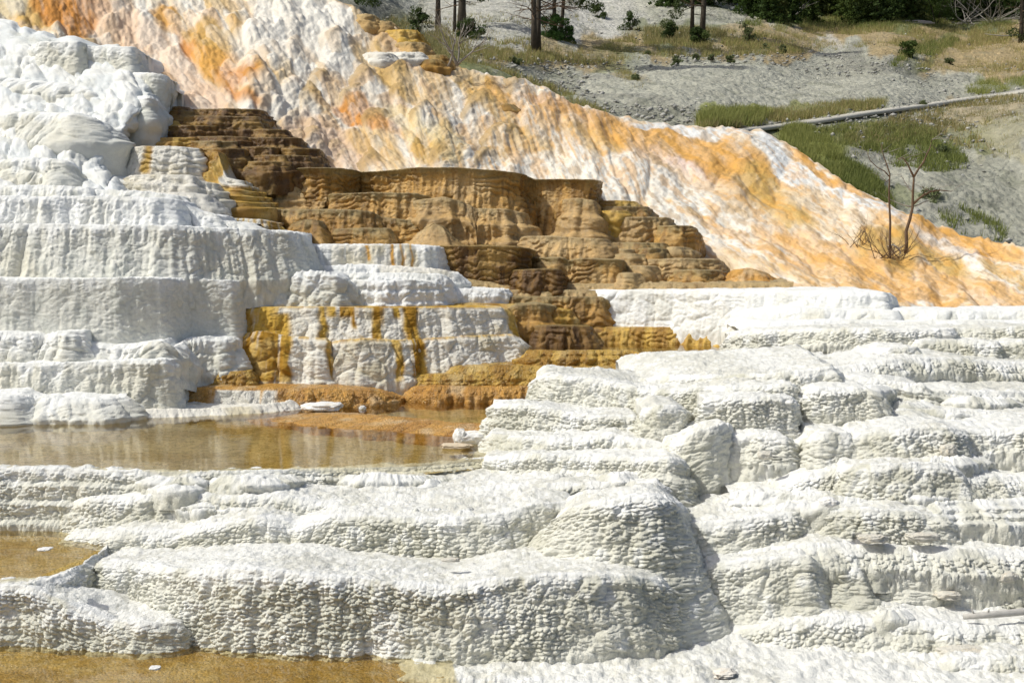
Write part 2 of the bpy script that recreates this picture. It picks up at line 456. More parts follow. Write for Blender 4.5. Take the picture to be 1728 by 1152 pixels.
terrace('white_terrace', [(118, 910, 18.2, 950), (120, 902, 17.4, 948), (200, 895, 17.1, 950), (290, 895, 17.0, 958), (350, 885, 16.9, 965), (440, 870, 16.8, 965), (500, 882, 16.8, 965), (560, 868, 16.7, 948), (700, 871, 16.5, 948),
                          (775, 872, 16.4, 948), (860, 864, 16.5, 945), (907, 848, 16.7, 940), (960, 845, 16.9, 950), (980, 848, 17.8, 985)],
        back=2.4, bslope=0.07, flare=0.25, lobe=(0.12, 0.6), **FG)
terrace('white_terrace', [(925, 905, 16.8, 965), (945, 876, 16.4, 1010), (975, 852, 16.0, 1060), (1011, 843, 15.8, 1092), (1060, 838, 15.7, 1096), (1100, 834, 15.7, 1094), (1120, 836, 15.85, 1090), (1136, 845, 16.3, 1086), (1142, 850, 17.3, 1080)],
        back=0.9, bslope=-0.02, flare=0.75, lobe=(0.10, 0.5), fk=1.0, pal=pal_fg, micro=(0.050, 0.072), fine=0.024, crumb=0.045, rim=0.014, bulge=(0.05, 0.26))
terrace('white_terrace', [(-150, 792, 18.4, 880), (0, 787, 18.3, 888), (130, 788, 18.2, 890), (200, 792, 18.1, 895), (290, 795, 18.1, 885), (380, 793, 18.1, 870), (470, 791, 18.2, 860), (560, 789, 18.4, 850), (650, 786, 18.6, 840), (760, 778, 18.9, 830), (830, 768, 19.2, 820), (850, 760, 20.5, 800)],
        back=0.2, flare=0.5, steps=3, lobe=(0.10, 0.7), skirt=0.5, **FG)
terrace('white_terrace', [(40, 984, 15.1, 1030), (80, 976, 15.3, 1040), (112, 964, 15.6, 1040), (135, 952, 15.9, 1040), (165, 936, 16.4, 1040), (180, 918, 17.2, 1000), (200, 905, 18, 980)],
        back=0.25, flare=0.2, lobe=(0.06, 0.3), **FG)
# middle benches of the bumpy apron
terrace('white_terrace', [(110, 850, 18.2, 900), (150, 838, 17.9, 905), (230, 835, 17.7, 905), (330, 828, 17.6, 900), (380, 835, 17.5, 900), (470, 832, 17.4, 890), (540, 845, 17.3, 880), (640, 850, 17.2, 880), (760, 852, 17.1, 880), (850, 840, 17.2, 880)],
        back=1.2, bslope=0.05, flare=0.25, lobe=(0.15, 0.45), **FG)
terrace('white_terrace', [(640, 842, 17.9, 860), (720, 828, 17.8, 850), (830, 820, 17.7, 850), (920, 815, 17.6, 850), (1040, 812, 17.5, 845), (1110, 812, 17.3, 850), (1118, 815, 17.8, 850)],
        back=1.2, bslope=0.03, flare=0.2, lobe=(0.08, 0.5), **FG)
# platform under the white stack, right of the pool
terrace('white_terrace', [(812, 785, 19.6, 835), (822, 770, 18.9, 835), (900, 765, 18.5, 838), (1000, 768, 18.2, 835), (1080, 770, 17.9, 838), (1130, 770, 17.6, 852), (1150, 775, 17.7, 855), (1157, 785, 18.6, 855)],
        back=2.0, flare=0.3, steps=2, lobe=(0.12, 0.7), **FG)
terrace('white_terrace', [(826, 745, 20.5, 785), (830, 730, 19.7, 785), (900, 735, 19.2, 785), (960, 738, 19.0, 785), (1040, 730, 18.9, 785), (1100, 745, 18.6, 785), (1150, 750, 18.5, 790), (1160, 750, 19.2, 790)],
        back=1.2, flare=0.3, lobe=(0.14, 0.6), **FG)
terrace('white_terrace', [(835, 684, 21.6, 750), (833, 681, 20.5, 750), (870, 680, 20.2, 748), (905, 682, 20.0, 745), (960, 695, 19.8, 748), (1010, 700, 19.6, 750), (1070, 700, 19.5, 750), (1085, 705, 20.2, 745)],
        back=1.0, flare=0.25, steps=2, lobe=(0.07, 0.5), bk=[(833, .6), (905, .6), (960, 1.2)], **FG)
terrace('round_terrace_block', [(1078, 700, 19.8, 755), (1085, 690, 19.1, 755), (1110, 683, 18.8, 755), (1145, 684, 18.8, 755), (1160, 692, 19.1, 755), (1163, 700, 19.8, 755)],
        back=1.2, flare=0.08, lobe=(0.03, 0.4), **FG)
terrace('white_terrace', [(908, 650, 22.4, 690), (907, 636, 21.4, 690), (925, 629, 21.1, 692), (960, 634, 20.9, 700), (1020, 640, 20.7, 705), (1090, 655, 20.4, 705), (1140, 655, 20.1, 710), (1200, 650, 19.8, 710), (1225, 652, 19.4, 730), (1336, 646, 19.2, 728), (1340, 650, 20.2, 728)],
        back=1.2, bslope=0.03, flare=0.2, lobe=(0.09, 0.55), bk=[(907, .9), (1000, 1.3), (1090, 2.0), (1336, 1.0)], **FG)
terrace('terrace_block', [(1180, 690, 19.6, 735), (1190, 670, 18.9, 735), (1260, 667, 18.7, 735), (1334, 668, 18.7, 735), (1337, 672, 19.6, 735)],
        back=0.8, flare=0.10, lobe=(0.09, 0.5), **FG)
terrace('terrace_tower', [(1120, 730, 19.4, 800), (1126, 741, 18.5, 850), (1150, 742, 18.1, 852), (1176, 729, 18.0, 855), (1202, 720, 18.0, 852), (1222, 716, 18.1, 845), (1231, 715, 18.6, 830), (1232, 714, 19.3, 800)],
        back=1.0, flare=0.08, lobe=(0.05, 0.35), pal=pal_fg, micro=(0.014, 0.06), fine=0.02, crumb=0.04, rim=0.03, bulge=(0.02, 0.3))
terrace('white_terrace', [(1068, 616, 24.6, 640), (1070, 603, 23.8, 640), (1120, 600, 23.2, 642), (1170, 598, 22.9, 644), (1230, 596, 22.7, 644), (1300, 596, 22.4, 644), (1400, 600, 22.2, 640)],
        back=0.6, flare=0.25, steps=2, lobe=(0.08, 0.5), **FG)
terrace('white_terrace', [(1060, 648, 21.8, 660), (1080, 640, 21.4, 660), (1130, 632, 20.9, 660), (1200, 632, 20.3, 660), (1290, 630, 19.9, 660), (1350, 626, 19.8, 660), (1405, 620, 19.8, 650), (1410, 622, 20.8, 650)],
        back=2.6, bslope=0.055, flare=0.12, lobe=(0.08, 0.35), **FG)
terrace('white_terrace', [(1232, 585, 26.0, 605), (1233, 564, 24.6, 605), (1290, 557, 23.8, 600), (1390, 554, 23.2, 580), (1480, 554, 22.8, 585), (1596, 555, 22.8, 580), (1610, 553, 23.3, 578), (1728, 551, 23.0, 575), (1900, 551, 23, 575)],
        back=2.0, bslope=-0.02, flare=0.12, lobe=(0.10, 0.4), bk=[(1232, .6), (1280, 1.2), (1400, 1.8)], **FG)
terrace('terrace_block', [(1440, 600, 22.6, 615), (1460, 588, 22.2, 615), (1500, 586, 21.8, 618), (1545, 585, 21.8, 618), (1548, 588, 22.8, 615)],
        back=1.2, flare=0.08, lobe=(0.05, 0.35), **FG)
terrace('white_terrace', [(1540, 580, 22.8, 605), (1550, 573, 22.5, 605), (1620, 574, 22.4, 605), (1680, 576, 22.2, 607), (1690, 578, 23, 605)],
        back=1.2, flare=0.12, lobe=(0.08, 0.3), **FG)
terrace('white_terrace', [(1680, 582, 22.6, 605), (1690, 575, 22.4, 605), (1728, 573, 22.3, 607), (1900, 573, 22.3, 607)],
        back=1.2, flare=0.12, lobe=(0.08, 0.3), **FG)
terrace('white_terrace', [(1370, 640, 21.0, 660), (1400, 622, 20.9, 650), (1500, 606, 21.0, 632), (1545, 602, 21.2, 630), (1600, 603, 21.3, 630), (1645, 606, 21.4, 630), (1728, 612, 21.5, 638), (1900, 612, 21.5, 638)],
        back=1.6, bslope=0.03, flare=0.25, lobe=(0.10, 0.5), **FG)
terrace('terrace_block', [(1338, 690, 20.0, 730), (1350, 662, 19.4, 730), (1380, 653, 19.0, 730), (1468, 653, 18.9, 730), (1490, 665, 18.9, 730), (1500, 690, 19.4, 730)],
        back=1.2, flare=0.2, lobe=(0.07, 0.6), **FG)
terrace('white_terrace', [(1400, 640, 20.6, 680), (1440, 634, 20.3, 680), (1500, 640, 20.1, 685), (1560, 650, 19.9, 695), (1570, 660, 20.0, 700), (1728, 660, 20.2, 705), (1900, 660, 20.2, 705)],
        back=1.2, bslope=0.04, flare=0.5, lobe=(0.12, 0.5), steps=3, **FG)
terrace('white_terrace', [(1480, 700, 19.4, 715), (1520, 688, 19.2, 715), (1600, 692, 19.1, 715), (1700, 696, 19.1, 715), (1900, 696, 19.1, 715)],
        back=1.2, bslope=0.04, flare=0.2, lobe=(0.1, 0.4), **FG)
terrace('white_terrace', [(1228, 745, 18.8, 785), (1236, 734, 18.3, 785), (1280, 730, 18.1, 785), (1325, 734, 18.0, 785), (1335, 745, 18.3, 785), (1368, 737, 18.2, 785), (1380, 730, 17.9, 785), (1430, 730, 17.9, 785), (1434, 738, 18.3, 785), (1450, 730, 17.9, 780), (1520, 724, 17.7, 778), (1600, 720, 17.7, 775), (1625, 724, 18.0, 770), (1680, 724, 18.0, 765), (1728, 720, 17.9, 765), (1900, 720, 18, 765)],
        back=1.8, bslope=0.02, flare=0.2, lobe=(0.14, 0.55), **FG)
terrace('white_terrace', [(1300, 815, 17.6, 835), (1360, 800, 17.4, 835), (1420, 788, 17.4, 835), (1432, 784, 17.2, 842), (1500, 782, 17.0, 850), (1560, 781, 17.0, 850), (1610, 783, 17.0, 845), (1630, 800, 17.1, 840), (1728, 805, 17.2, 840), (1900, 805, 17.2, 840)],
        back=1.4, bslope=0.02, flare=0.3, lobe=(0.06, 0.5), **FG)
terrace('white_terrace', [(1235, 832, 17.4, 880), (1300, 830, 17.2, 880), (1400, 832, 17.0, 880), (1500, 848, 16.8, 880), (1650, 842, 16.8, 880), (1900, 842, 16.8, 880)],
        back=1.4, bslope=0.03, flare=0.4, steps=3, lobe=(0.15, 0.5), pal=pal_fg, micro=(0.03, 0.07), fine=0.03, crumb=0.05, rim=0.02, bulge=(0.06, .3))
# the long crumbly bench at the right and its lips
terrace('white_terrace', [(1135, 895, 17.0, 945), (1160, 882, 16.6, 945), (1240, 878, 16.4, 945), (1300, 868, 16.4, 945), (1345, 862, 16.5, 945), (1354, 866, 16.8, 930), (1375, 868, 16.7, 920), (1390, 860, 16.5, 920), (1470, 858, 16.3, 920), (1540, 862, 16.3, 920), (1597, 870, 16.3, 920), (1612, 880, 16.5, 925), (1700, 885, 16.4, 930), (1728, 885, 16.4, 930), (1900, 890, 16.4, 930)],
        back=1.4, bslope=0.04, flare=0.2, lobe=(0.10, 0.5), **FG)
terrace('white_terrace', [(1180, 935, 16.5, 965), (1280, 925, 16.2, 960), (1370, 915, 16.0, 960), (1470, 918, 16.0, 960), (1600, 925, 15.9, 970), (1750, 930, 15.9, 980), (1900, 930, 15.9, 980)],
        back=1.0, bslope=0.04, flare=0.4, lobe=(0.15, 0.5), **FG)
terrace('white_terrace', [(1180, 960, 16.3, 1050), (1200, 950, 15.9, 1055), (1280, 944, 15.7, 1055), (1364, 936, 15.6, 1050), (1376, 948, 15.7, 1045), (1382, 955, 16.0, 1040), (1400, 952, 15.8, 1035), (1451, 959, 15.6, 1035), (1458, 964, 16.0, 1025), (1470, 944, 15.9, 1020), (1550, 946, 15.8, 1015), (1562, 955, 16.1, 1015), (1640, 985, 15.9, 1020), (1728, 990, 15.8, 1030), (1900, 990, 15.8, 1030)],
        back=1.2, bslope=0.03, flare=0.35, lobe=(0.12, 0.5), **FG)
terrace('white_terrace', [(1190, 1075, 15.9, 1115), (1230, 1064, 15.4, 1115), (1300, 1052, 15.2, 1110), (1385, 1040, 15.1, 1108), (1500, 1044, 15.0, 1105), (1600, 1050, 14.9, 1105), (1700, 1056, 14.9, 1105), (1900, 1058, 14.9, 1105)],
        back=1.4, bslope=0.03, flare=0.3, lobe=(0.06, 0.5), **FG)
# low ground in front
terrace('white_terrace', [(630, 1165, 14.2, 1240), (660, 1150, 13.95, 1230), (690, 1141, 13.95, 1230), (760, 1139, 13.98, 1230), (830, 1143, 13.95, 1240), (1000, 1150, 13.8, 1280), (1200, 1160, 13.6, 1300), (1500, 1168, 13.5, 1320), (1900, 1168, 13.5, 1320)],
        back=2.5, bslope=0.03, flare=0.3, lobe=(0.15, 0.8), pal=pal_fg, micro=(0.02, 0.06), fine=0.03, crumb=0.06, rim=0.02, bulge=(0.05, .3))
terrace('white_terrace', [(1560, 1140, 14.5, 1180), (1580, 1118, 14.4, 1180), (1620, 1108, 14.3, 1180), (1728, 1105, 14.3, 1180), (1900, 1105, 14.3, 1180)],
        back=0.8, bslope=0.0, flare=0.3, lobe=(0.1, 0.5), **FG)

# many thin broken ledges on the treads, set at the depth of the rock around them
DA = np.array(DPT)
def tread_y(px, py):
    d = ((DA[:, 0] - px) / 2.6) ** 2 + (DA[:, 1] - py) ** 2 + 30
    w_ = 1 / d ** 1.6
    return float((w_ * DA[:, 2]).sum() / w_.sum())
rl = random.Random(77)
for k in range(74):
    if k < 52: cx = rl.uniform(1180, 1720); cy = rl.uniform(600, 1120)
    elif k < 66: cx = rl.uniform(250, 1080); cy = rl.uniform(798, 862)
    else: cx = rl.uniform(930, 1230); cy = rl.uniform(600, 740)
    L_ = rl.uniform(40, 110); hh_ = rl.uniform(5, 12) * (0.7 + 0.6 * (cy - 600) / 520)
    n_ = 7; pts_ = []
    for i_ in range(n_):
        u_ = i_ / (n_ - 1); x_ = cx - L_ + 2 * L_ * u_
        e_ = abs(2 * u_ - 1) ** 3
        yy = cy + rl.uniform(-2.5, 2.5); Y_ = tread_y(x_, cy + hh_) - 0.02 + 0.5 * e_ + rl.uniform(-.05, .05)
        pts_.append((x_, yy + 3 * e_, Y_, cy + hh_ + 3))
    pts_.sort(key=lambda a: a[0])
    if pts_[0][0] < 1130 and cy < 760: continue
    terrace('crust_ledge', pts_, back=0.45, bslope=-0.06, flare=0.10, lobe=(0.06, 0.22), pal=pal_fg, micro=(0.035, 0.06), fine=0.03, crumb=0.05, rim=0.025, bulge=(0.04, 0.18), skirt=0.25, fk=0.8, px=1.5)

# =================================================================== POOLS
def water(name, z, outline, label, bed=0.12, bedpal=None, ext=0.0):
    """outline: photo points on the plane at height z; the bed lies under it"""
    V = []
    for (x, y) in outline:
        p = P(x, y, 1.0); k = z / p[2]; V.append((p[0] * k, k, z))
    V = np.array(V)
    me = bpy.data.meshes.new(name); me.from_pydata([tuple(v) for v in V], [], [tuple(range(len(V)))]); me.update()
    o = link(name, me, M_WATER); tag(o, label, None, None, 'structure')
    x0, x1 = V[:, 0].min() + .001, V[:, 0].max() - .001
    nx_ = int((x1 - x0) / 0.025); gxl = np.linspace(x0, x1, nx_)
    lo = np.full(nx_, 1e9); hi = np.full(nx_, -1e9)
    for i in range(len(V)):
        p, q = V[i], V[(i + 1) % len(V)]
        if p[0] > q[0]: p, q = q, p
        if q[0] - p[0] < 1e-6: continue
        m = (gxl >= p[0]) & (gxl <= q[0]); yy = p[1] + (q[1] - p[1]) * (gxl - p[0]) / (q[0] - p[0])
        lo = np.where(m, np.minimum(lo, yy), lo); hi = np.where(m, np.maximum(hi, yy), hi)
    hi += .3; ny_ = int((hi.max() - lo.min()) / 0.04) + 4
    tt_ = np.linspace(0, 1, ny_)[:, None]
    gx = np.broadcast_to(gxl[None], (ny_, nx_)); gy = lo[None] * (1 - tt_) + hi[None] * tt_
    n = fbm(gx * 1.3, gy * 1.3, None, 5, 81)
    n2 = fbm(gx * 7, gy * 7, None, 4, 83)
    gz = z - bed + bed * 0.35 * n + 0.02 * n2
    c = mix((0.68, 0.57, 0.33), (0.54, 0.42, 0.18), ss(-0.2, 0.3, n))
    c = mix(c, (0.66, 0.54, 0.33), ss(0.1, 0.5, n2) * 0.6)
    if bedpal: c = bedpal(gx, gy, n, n2)
    b = grid_mesh(name + '_bed', np.stack([gx, gy, gz], -1), c, M_AMBER)
    tag(b, None, None, None, 'structure')
    return o
zP = -2.985
water('pool_water', zP, [(-400, 795), (0, 789), (300, 795), (560, 789), (700, 787), (840, 775), (900, 745), (960, 690), (960, 640), (500, 660), (-400, 660)], 'still amber pool behind the long white rim')
def bedA(gx, gy, n, n2):
    c = mix((0.70, 0.53, 0.20), (0.55, 0.37, 0.09), ss(-0.2, 0.3, n)); return mix(c, (0.72, 0.6, 0.36), ss(0.0, 0.5, n2) * 0.6)
zQ = -3.72
water('pool_water', zQ, [(-300, 984), (0, 980), (60, 974), (125, 948), (172, 925), (150, 900), (130, 880), (-300, 880)], 'small amber pool at the left edge', 0.06, bedA)
zR = -4.36
water('pool_water', zR, [(-300, 1300), (800, 1300), (760, 1100), (320, 1085), (-300, 1080)], 'shallow ochre pool along the bottom left edge', 0.05, bedA)
water('pool_water', -2.895, [(640, 668), (940, 668), (940, 652), (640, 652)], 'thin amber pool below the stepped ledges', 0.05, bedA)
water('pool_water', -2.118, [(885, 589.5), (1075, 590.5), (1085, 604), (1290, 604), (1290, 566), (885, 566)], 'narrow brown pool below the right white wall', 0.08)

# =================================================================== MIDDLE LEFT WHITE WALLS
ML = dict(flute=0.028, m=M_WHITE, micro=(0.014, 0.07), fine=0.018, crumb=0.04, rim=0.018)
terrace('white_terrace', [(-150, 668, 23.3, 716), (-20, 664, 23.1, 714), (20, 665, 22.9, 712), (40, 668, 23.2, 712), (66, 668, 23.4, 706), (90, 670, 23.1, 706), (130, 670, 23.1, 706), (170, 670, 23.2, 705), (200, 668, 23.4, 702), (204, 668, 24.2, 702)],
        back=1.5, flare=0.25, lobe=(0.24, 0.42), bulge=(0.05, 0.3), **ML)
terrace('white_rim', [(150, 705, 23.6, 716), (180, 692, 23.4, 706), (260, 690, 23.6, 704), (350, 690, 23.9, 702), (430, 686, 24.2, 698), (490, 676, 24.7, 692), (520, 672, 25.6, 690)],
        back=1.2, flare=0.15, lobe=(0.06, 0.4), bulge=(0.03, 0.2), pal=pal_cream, **ML)
terrace('white_terrace', [(-150, 613, 24.2, 680), (0, 612, 24.1, 680), (90, 610, 24.0, 682), (180, 609, 24.0, 685), (240, 606, 23.95, 690), (275, 606, 24.0, 693), (291, 608, 24.3, 690), (296, 610, 25.3, 690)],
        back=1.2, flare=0.12, lobe=(0.08, 0.7), bulge=(0.05, 0.35), conc=0.0, **ML)
terrace('white_terrace', [(-150, 562, 24.8, 615), (0, 560, 24.7, 613), (52, 561, 24.6, 612), (75, 566, 24.7, 612), (104, 558, 24.5, 612), (138, 558, 24.5, 612), (145, 578, 24.7, 610), (190, 582, 24.6, 610), (225, 580, 24.6, 609), (270, 574, 24.5, 609), (285, 585, 24.8, 612), (310, 572, 25.5, 634), (350, 567, 25.6, 634), (392, 568, 25.7, 632), (398, 570, 26.7, 630)],
        back=1.2, flare=0.2, lobe=(0.12, 0.35), bulge=(0.08, 0.3), **ML)
terrace('white_terrace', [(-150, 468, 25.3, 575), (0, 469, 25.2, 575), (100, 470, 25.2, 575), (200, 469, 25.15, 575), (270, 469, 25.4, 580), (320, 470, 26.0, 580), (350, 470, 26.1, 580), (390, 473, 26.15, 575), (401, 475, 26.4, 573), (403, 476, 27.6, 573)],
        back=1.6, flare=0.1, lobe=(0.08, 0.8), bulge=(0.02, 0.4), m=M_WHITE, micro=(0.007, 0.07), fine=0.012, crumb=0.03, rim=0.018)
terrace('white_terrace', [(-150, 378, 26.6, 475), (0, 379, 26.5, 475), (60, 378, 26.4, 475), (170, 380, 26.3, 475), (290, 381, 26.3, 475), (400, 386, 26.9, 475), (470, 389, 27.2, 470), (490, 391, 27.4, 470), (503, 395, 27.9, 468), (506, 396, 29.2, 468)],
        back=1.8, flare=0.3, lobe=(0.16, 0.75), bulge=(0.04, 0.4), **ML)
terrace('white_terrace', [(340, 466, 27.3, 480), (350, 462, 27.1, 480), (380, 458, 27.0, 490), (420, 463, 26.95, 505), (430, 475, 27.1, 510), (440, 462, 26.95, 516), (470, 460, 26.95, 517), (486, 470, 27.1, 517), (500, 460, 26.95, 517), (560, 459, 26.95, 517), (578, 466, 27.1, 517), (588, 480, 27.6, 517)],
        back=1.5, flare=0.18, lobe=(0.1, 0.35), bulge=(0.1, 0.35), m=M_WHITE, micro=(0.014, 0.07), fine=0.02, crumb=0.06, rim=0.04)
terrace('white_terrace', [(575, 480, 28.2, 517), (582, 474, 27.4, 517), (650, 475, 27.3, 516), (700, 472, 27.5, 515), (733, 474, 27.8, 514), (742, 480, 28.7, 514)],
        back=1.5, flare=0.12, steps=2, lobe=(0.07, 0.4), bulge=(0.05, 0.3), pal=pal_bright, **ML)
terrace('white_terrace', [(560, 463, 28.2, 484), (620, 461, 28.1, 484), (700, 462, 28.1, 484), (745, 464, 28.2, 504), (756, 470, 28.4, 504), (758, 475, 29.3, 504)],
        back=1.5, flare=0.15, lobe=(0.07, 0.4), bulge=(0.05, 0.3), pal=pal_bright, **ML)
terrace('white_terrace', [(735, 492, 29.0, 503), (745, 487, 28.6, 503), (800, 487, 28.6, 502), (850, 488, 28.7, 500), (858, 489, 29.3, 500)],
        back=1.5, flare=0.05, lobe=(0.04, 0.3), bulge=(0.02, 0.2), pal=pal_bright, **ML)
terrace('white_terrace', [(540, 449, 28.9, 470), (600, 446, 28.8, 470), (680, 450, 28.8, 470), (740, 455, 28.9, 478), (772, 461, 29.0, 480), (778, 465, 29.8, 480)],
        back=1.5, flare=0.15, lobe=(0.05, 0.5), bulge=(0.03, 0.3), pal=stripes(pal_bright, pal_cream, [(640, 760, 8, -2, 0.6)]), **ML)
terrace('white_terrace', [(498, 418, 29.9, 450), (506, 413, 29.5, 450), (560, 412, 29.4, 450), (640, 413, 29.4, 452), (720, 414, 29.5, 456), (760, 420, 30.2, 458)],
        back=1.5, flare=0.06, lobe=(0.04, 0.6), bulge=(0.03, 0.4), pal=stripes(stripes(pal_bright, pal_cream, [(560, 700, 4, 0.0, 1)]), pal_orange, [(500, 514, 4, 0.1, 1), (618, 624, 3, 0, 0.7), (658, 664, 2, 0, 1), (676, 680, 2, 0, 1), (690, 694, 2, 0, 1)]), **ML)
terrace('white_terrace', [(-150, 330, 27.8, 385), (0, 330, 27.7, 385), (105, 331, 27.6, 385), (180, 330, 27.6, 385), (260, 334, 27.5, 385), (300, 338, 27.6, 385), (309, 345, 27.9, 385), (330, 356, 27.9, 386), (362, 362, 27.9, 386), (372, 372, 28.1, 388), (415, 376, 28.2, 388), (425, 378, 29, 388)],
        back=1.8, flare=0.15, lobe=(0.12, 0.55), bulge=(0.04, 0.35), pal=pal_bright, **ML)
terrace('white_terrace', [(-150, 315, 28.8, 335), (0, 313, 28.7, 335), (75, 313, 28.6, 335), (148, 316, 28.5, 335), (155, 320, 28.7, 335), (240, 323, 28.6, 338), (300, 330, 28.7, 345), (320, 335, 29.4, 350)],
        back=2.5, flare=0.1, lobe=(0.1, 0.5), bulge=(0.04, 0.3), **ML)

# =================================================================== AMBER AND WHITE BANDED BLOCK, STEPS
AM2 = dict(m=M_AMBER, micro=(0.014, 0.08), fine=0.02, crumb=0.02)
AM2['rim'] = 0.01
terrace('amber_striped_terrace', [(385, 522, 27.4, 600), (394, 518, 26.7, 600), (440, 517, 26.5, 580), (540, 517, 26.5, 580), (650, 518, 26.7, 580), (750, 518, 27.1, 580), (840, 518, 27.6, 580), (853, 522, 27.8, 580), (872, 545, 28.2, 590), (880, 550, 29, 590)],
        back=2.5, flare=0.22, lobe=(0.12, 0.42), bulge=(0.05, 0.35), m=M_WHITE, micro=(0.014, 0.07), fine=0.018, crumb=0.01, rim=0.006,
        pal=stripes(pal_cream, pal_amber, [(380, 474, 3, -1, 1), (466, 492, 6, 0.2, 1), (536, 549, 4, -1, 1), (590, 598, 3, -1, .6), (625, 645, 4, -1, 1), (676, 700, 5, -1, 1), (845, 900, 4, -1, 1), (400, 860, 40, -9, 0.03), (548, 600, 12, 0.0, 0.3), (660, 672, 3, .0, .3)]))
terrace('amber_striped_terrace', [(385, 580, 27.2, 645), (394, 568, 26.4, 645), (440, 558, 26.1, 646), (486, 566, 26.1, 646), (548, 570, 26.1, 646), (556, 576, 26.25, 648), (610, 571, 26.1, 648), (690, 573, 26.5, 644), (780, 566, 26.9, 634), (860, 564, 27.35, 620), (884, 578, 27.6, 616), (892, 590, 28.5, 614)],
        back=0.8, flare=0.22, lobe=(0.16, 0.45), bulge=(0.08, 0.35), m=M_WHITE, micro=(0.014, 0.07), fine=0.02, crumb=0.02, rim=0.02,
        pal=stripes(pal_cream, pal_amber, [(380, 488, 4, -1, 1), (546, 556, 3, -1, 1), (656, 669, 3, -1, 1), (686, 714, 5, -1, 1), (470, 494, 4, 0, 1), (400, 880, 40, -1, 0.04)]))
terrace('amber_ledge', [(318, 650, 26.2, 660), (325, 629, 25.5, 660), (370, 626, 25.35, 660), (420, 625, 25.35, 660), (425, 626, 26.4, 660)], back=1, flare=0.1, lobe=(0.07, .3), bulge=(0.04, .2), pal=pal_amber, **AM2)
terrace('orange_ledge', [(280, 665, 26.2, 690), (290, 654, 25.1, 688), (360, 652, 24.9, 688), (460, 654, 24.9, 686), (560, 655, 25.0, 684), (620, 657, 25.2, 680), (650, 662, 25.5, 676), (660, 660, 26.4, 670)],
        back=2.0, flare=0.15, lobe=(0.1, 0.4), bulge=(0.05, 0.25), pal=stripes(pal_orange, pal_cream, [(360, 470, 12, 0.15, 1)]), **AM2)
terrace('amber_ledge', [(640, 668, 26.8, 676), (650, 666, 26.2, 676), (720, 667, 26.0, 676), (800, 668, 26.0, 674), (920, 666, 26.2, 672)], back=1.5, flare=0.05, lobe=(0.05, 0.4), bulge=(0.02, 0.2), pal=pal_amber, **AM2)
terrace('amber_ledge', [(690, 660, 26.7, 668), (700, 652, 25.9, 668), (735, 650, 25.75, 668), (800, 652, 25.75, 668), (850, 652, 25.8, 668), (930, 650, 25.9, 668)], back=0.6, flare=0.08, lobe=(0.1, 0.35), bulge=(0.06, 0.2), pal=pal_orange, **AM2)
terrace('amber_ledge', [(680, 645, 27.0, 654), (692, 632, 26.3, 654), (740, 630, 26.15, 654), (800, 632, 26.1, 654), (860, 630, 26.15, 654), (930, 628, 26.2, 654)], back=1.5, flare=0.12, lobe=(0.1, 0.35), bulge=(0.06, 0.25), steps=3, pal=pal_amber, **AM2)
terrace('amber_ledge', [(752, 630, 26.9, 638), (765, 618, 26.3, 638), (850, 616, 26.2, 638), (950, 618, 26.15, 636), (1100, 617, 26.1, 636)], back=1.5, flare=0.12, lobe=(0.07, 0.35), bulge=(0.04, 0.22), pal=pal_amber, **AM2)
terrace('amber_ledge', [(880, 605, 27.2, 622), (892, 591, 26.75, 622), (960, 590, 26.6, 622), (1040, 590, 26.6, 620), (1075, 592, 26.6, 618), (1085, 596, 26.2, 616)], back=0.12, flare=0.35, lobe=(0.1, 0.3), bulge=(0.07, 0.25), steps=2, pal=pal_amber, **AM2)
terrace('orange_mound', [(480, 700, 24.6, 712), (530, 697, 23.6, 712), (600, 700, 23.0, 720), (680, 706, 22.5, 732), (760, 716, 21.9, 745), (840, 718, 21.6, 748)], back=0.7, bslope=-0.08, flare=0.7, lobe=(0.12, 0.5), bulge=(0.09, 0.22), pal=pal_orange, **AM2)
BR = dict(soft=0.1, m=M_WET, micro=(0.010, 0.09), fine=0.02, crumb=0.02, rim=0.008)
terrace('brown_ledge', [(840, 560, 29, 592), (858, 520, 28.2, 592), (870, 514, 28.0, 592), (905, 512, 28.0, 592), (930, 515, 28.2, 592), (940, 518, 29.2, 590)], back=1.5, flare=0.3, steps=2, lobe=(0.08, 0.3), bulge=(0.07, 0.25), pal=pal_brown, **BR)
terrace('brown_ledge', [(895, 560, 28.4, 592), (905, 548, 27.8, 592), (940, 548, 27.7, 590), (975, 550, 27.8, 588), (993, 550, 28.0, 586), (997, 552, 29, 584)], back=1.2, flare=0.12, lobe=(0.08, 0.3), bulge=(0.06, 0.25), pal=pal_dark, **BR)
terrace('brown_ledge', [(900, 530, 28.9, 556), (906, 522, 28.3, 556), (940, 521, 28.2, 556), (965, 523, 28.3, 556), (970, 535, 28.9, 556)], back=1.2, flare=0.12, steps=2, lobe=(0.04, 0.25), bulge=(0.04, 0.2), pal=pal_amber, **BR)
terrace('brown_ledge', [(690, 516, 29, 520), (700, 511, 28.3, 520), (760, 511, 28.2, 520), (840, 512, 28.3, 524), (880, 514, 28.3, 535)], back=1.5, flare=0.05, lobe=(0.04, 0.3), bulge=(0.02, 0.2), pal=pal_amber, **BR)
terrace('brown_terrace', [(730, 506, 29.4, 516), (742, 501, 28.9, 516), (800, 500, 28.8, 520), (860, 500, 28.8, 535), (900, 501, 28.9, 556), (960, 500, 28.9, 562), (1015, 501, 28.9, 562), (1026, 508, 29.1, 562), (1042, 548, 29.3, 562)],
        back=1.5, flare=0.2, lobe=(0.08, 0.5), bulge=(0.05, 0.3), pal=pal_brown, **BR)
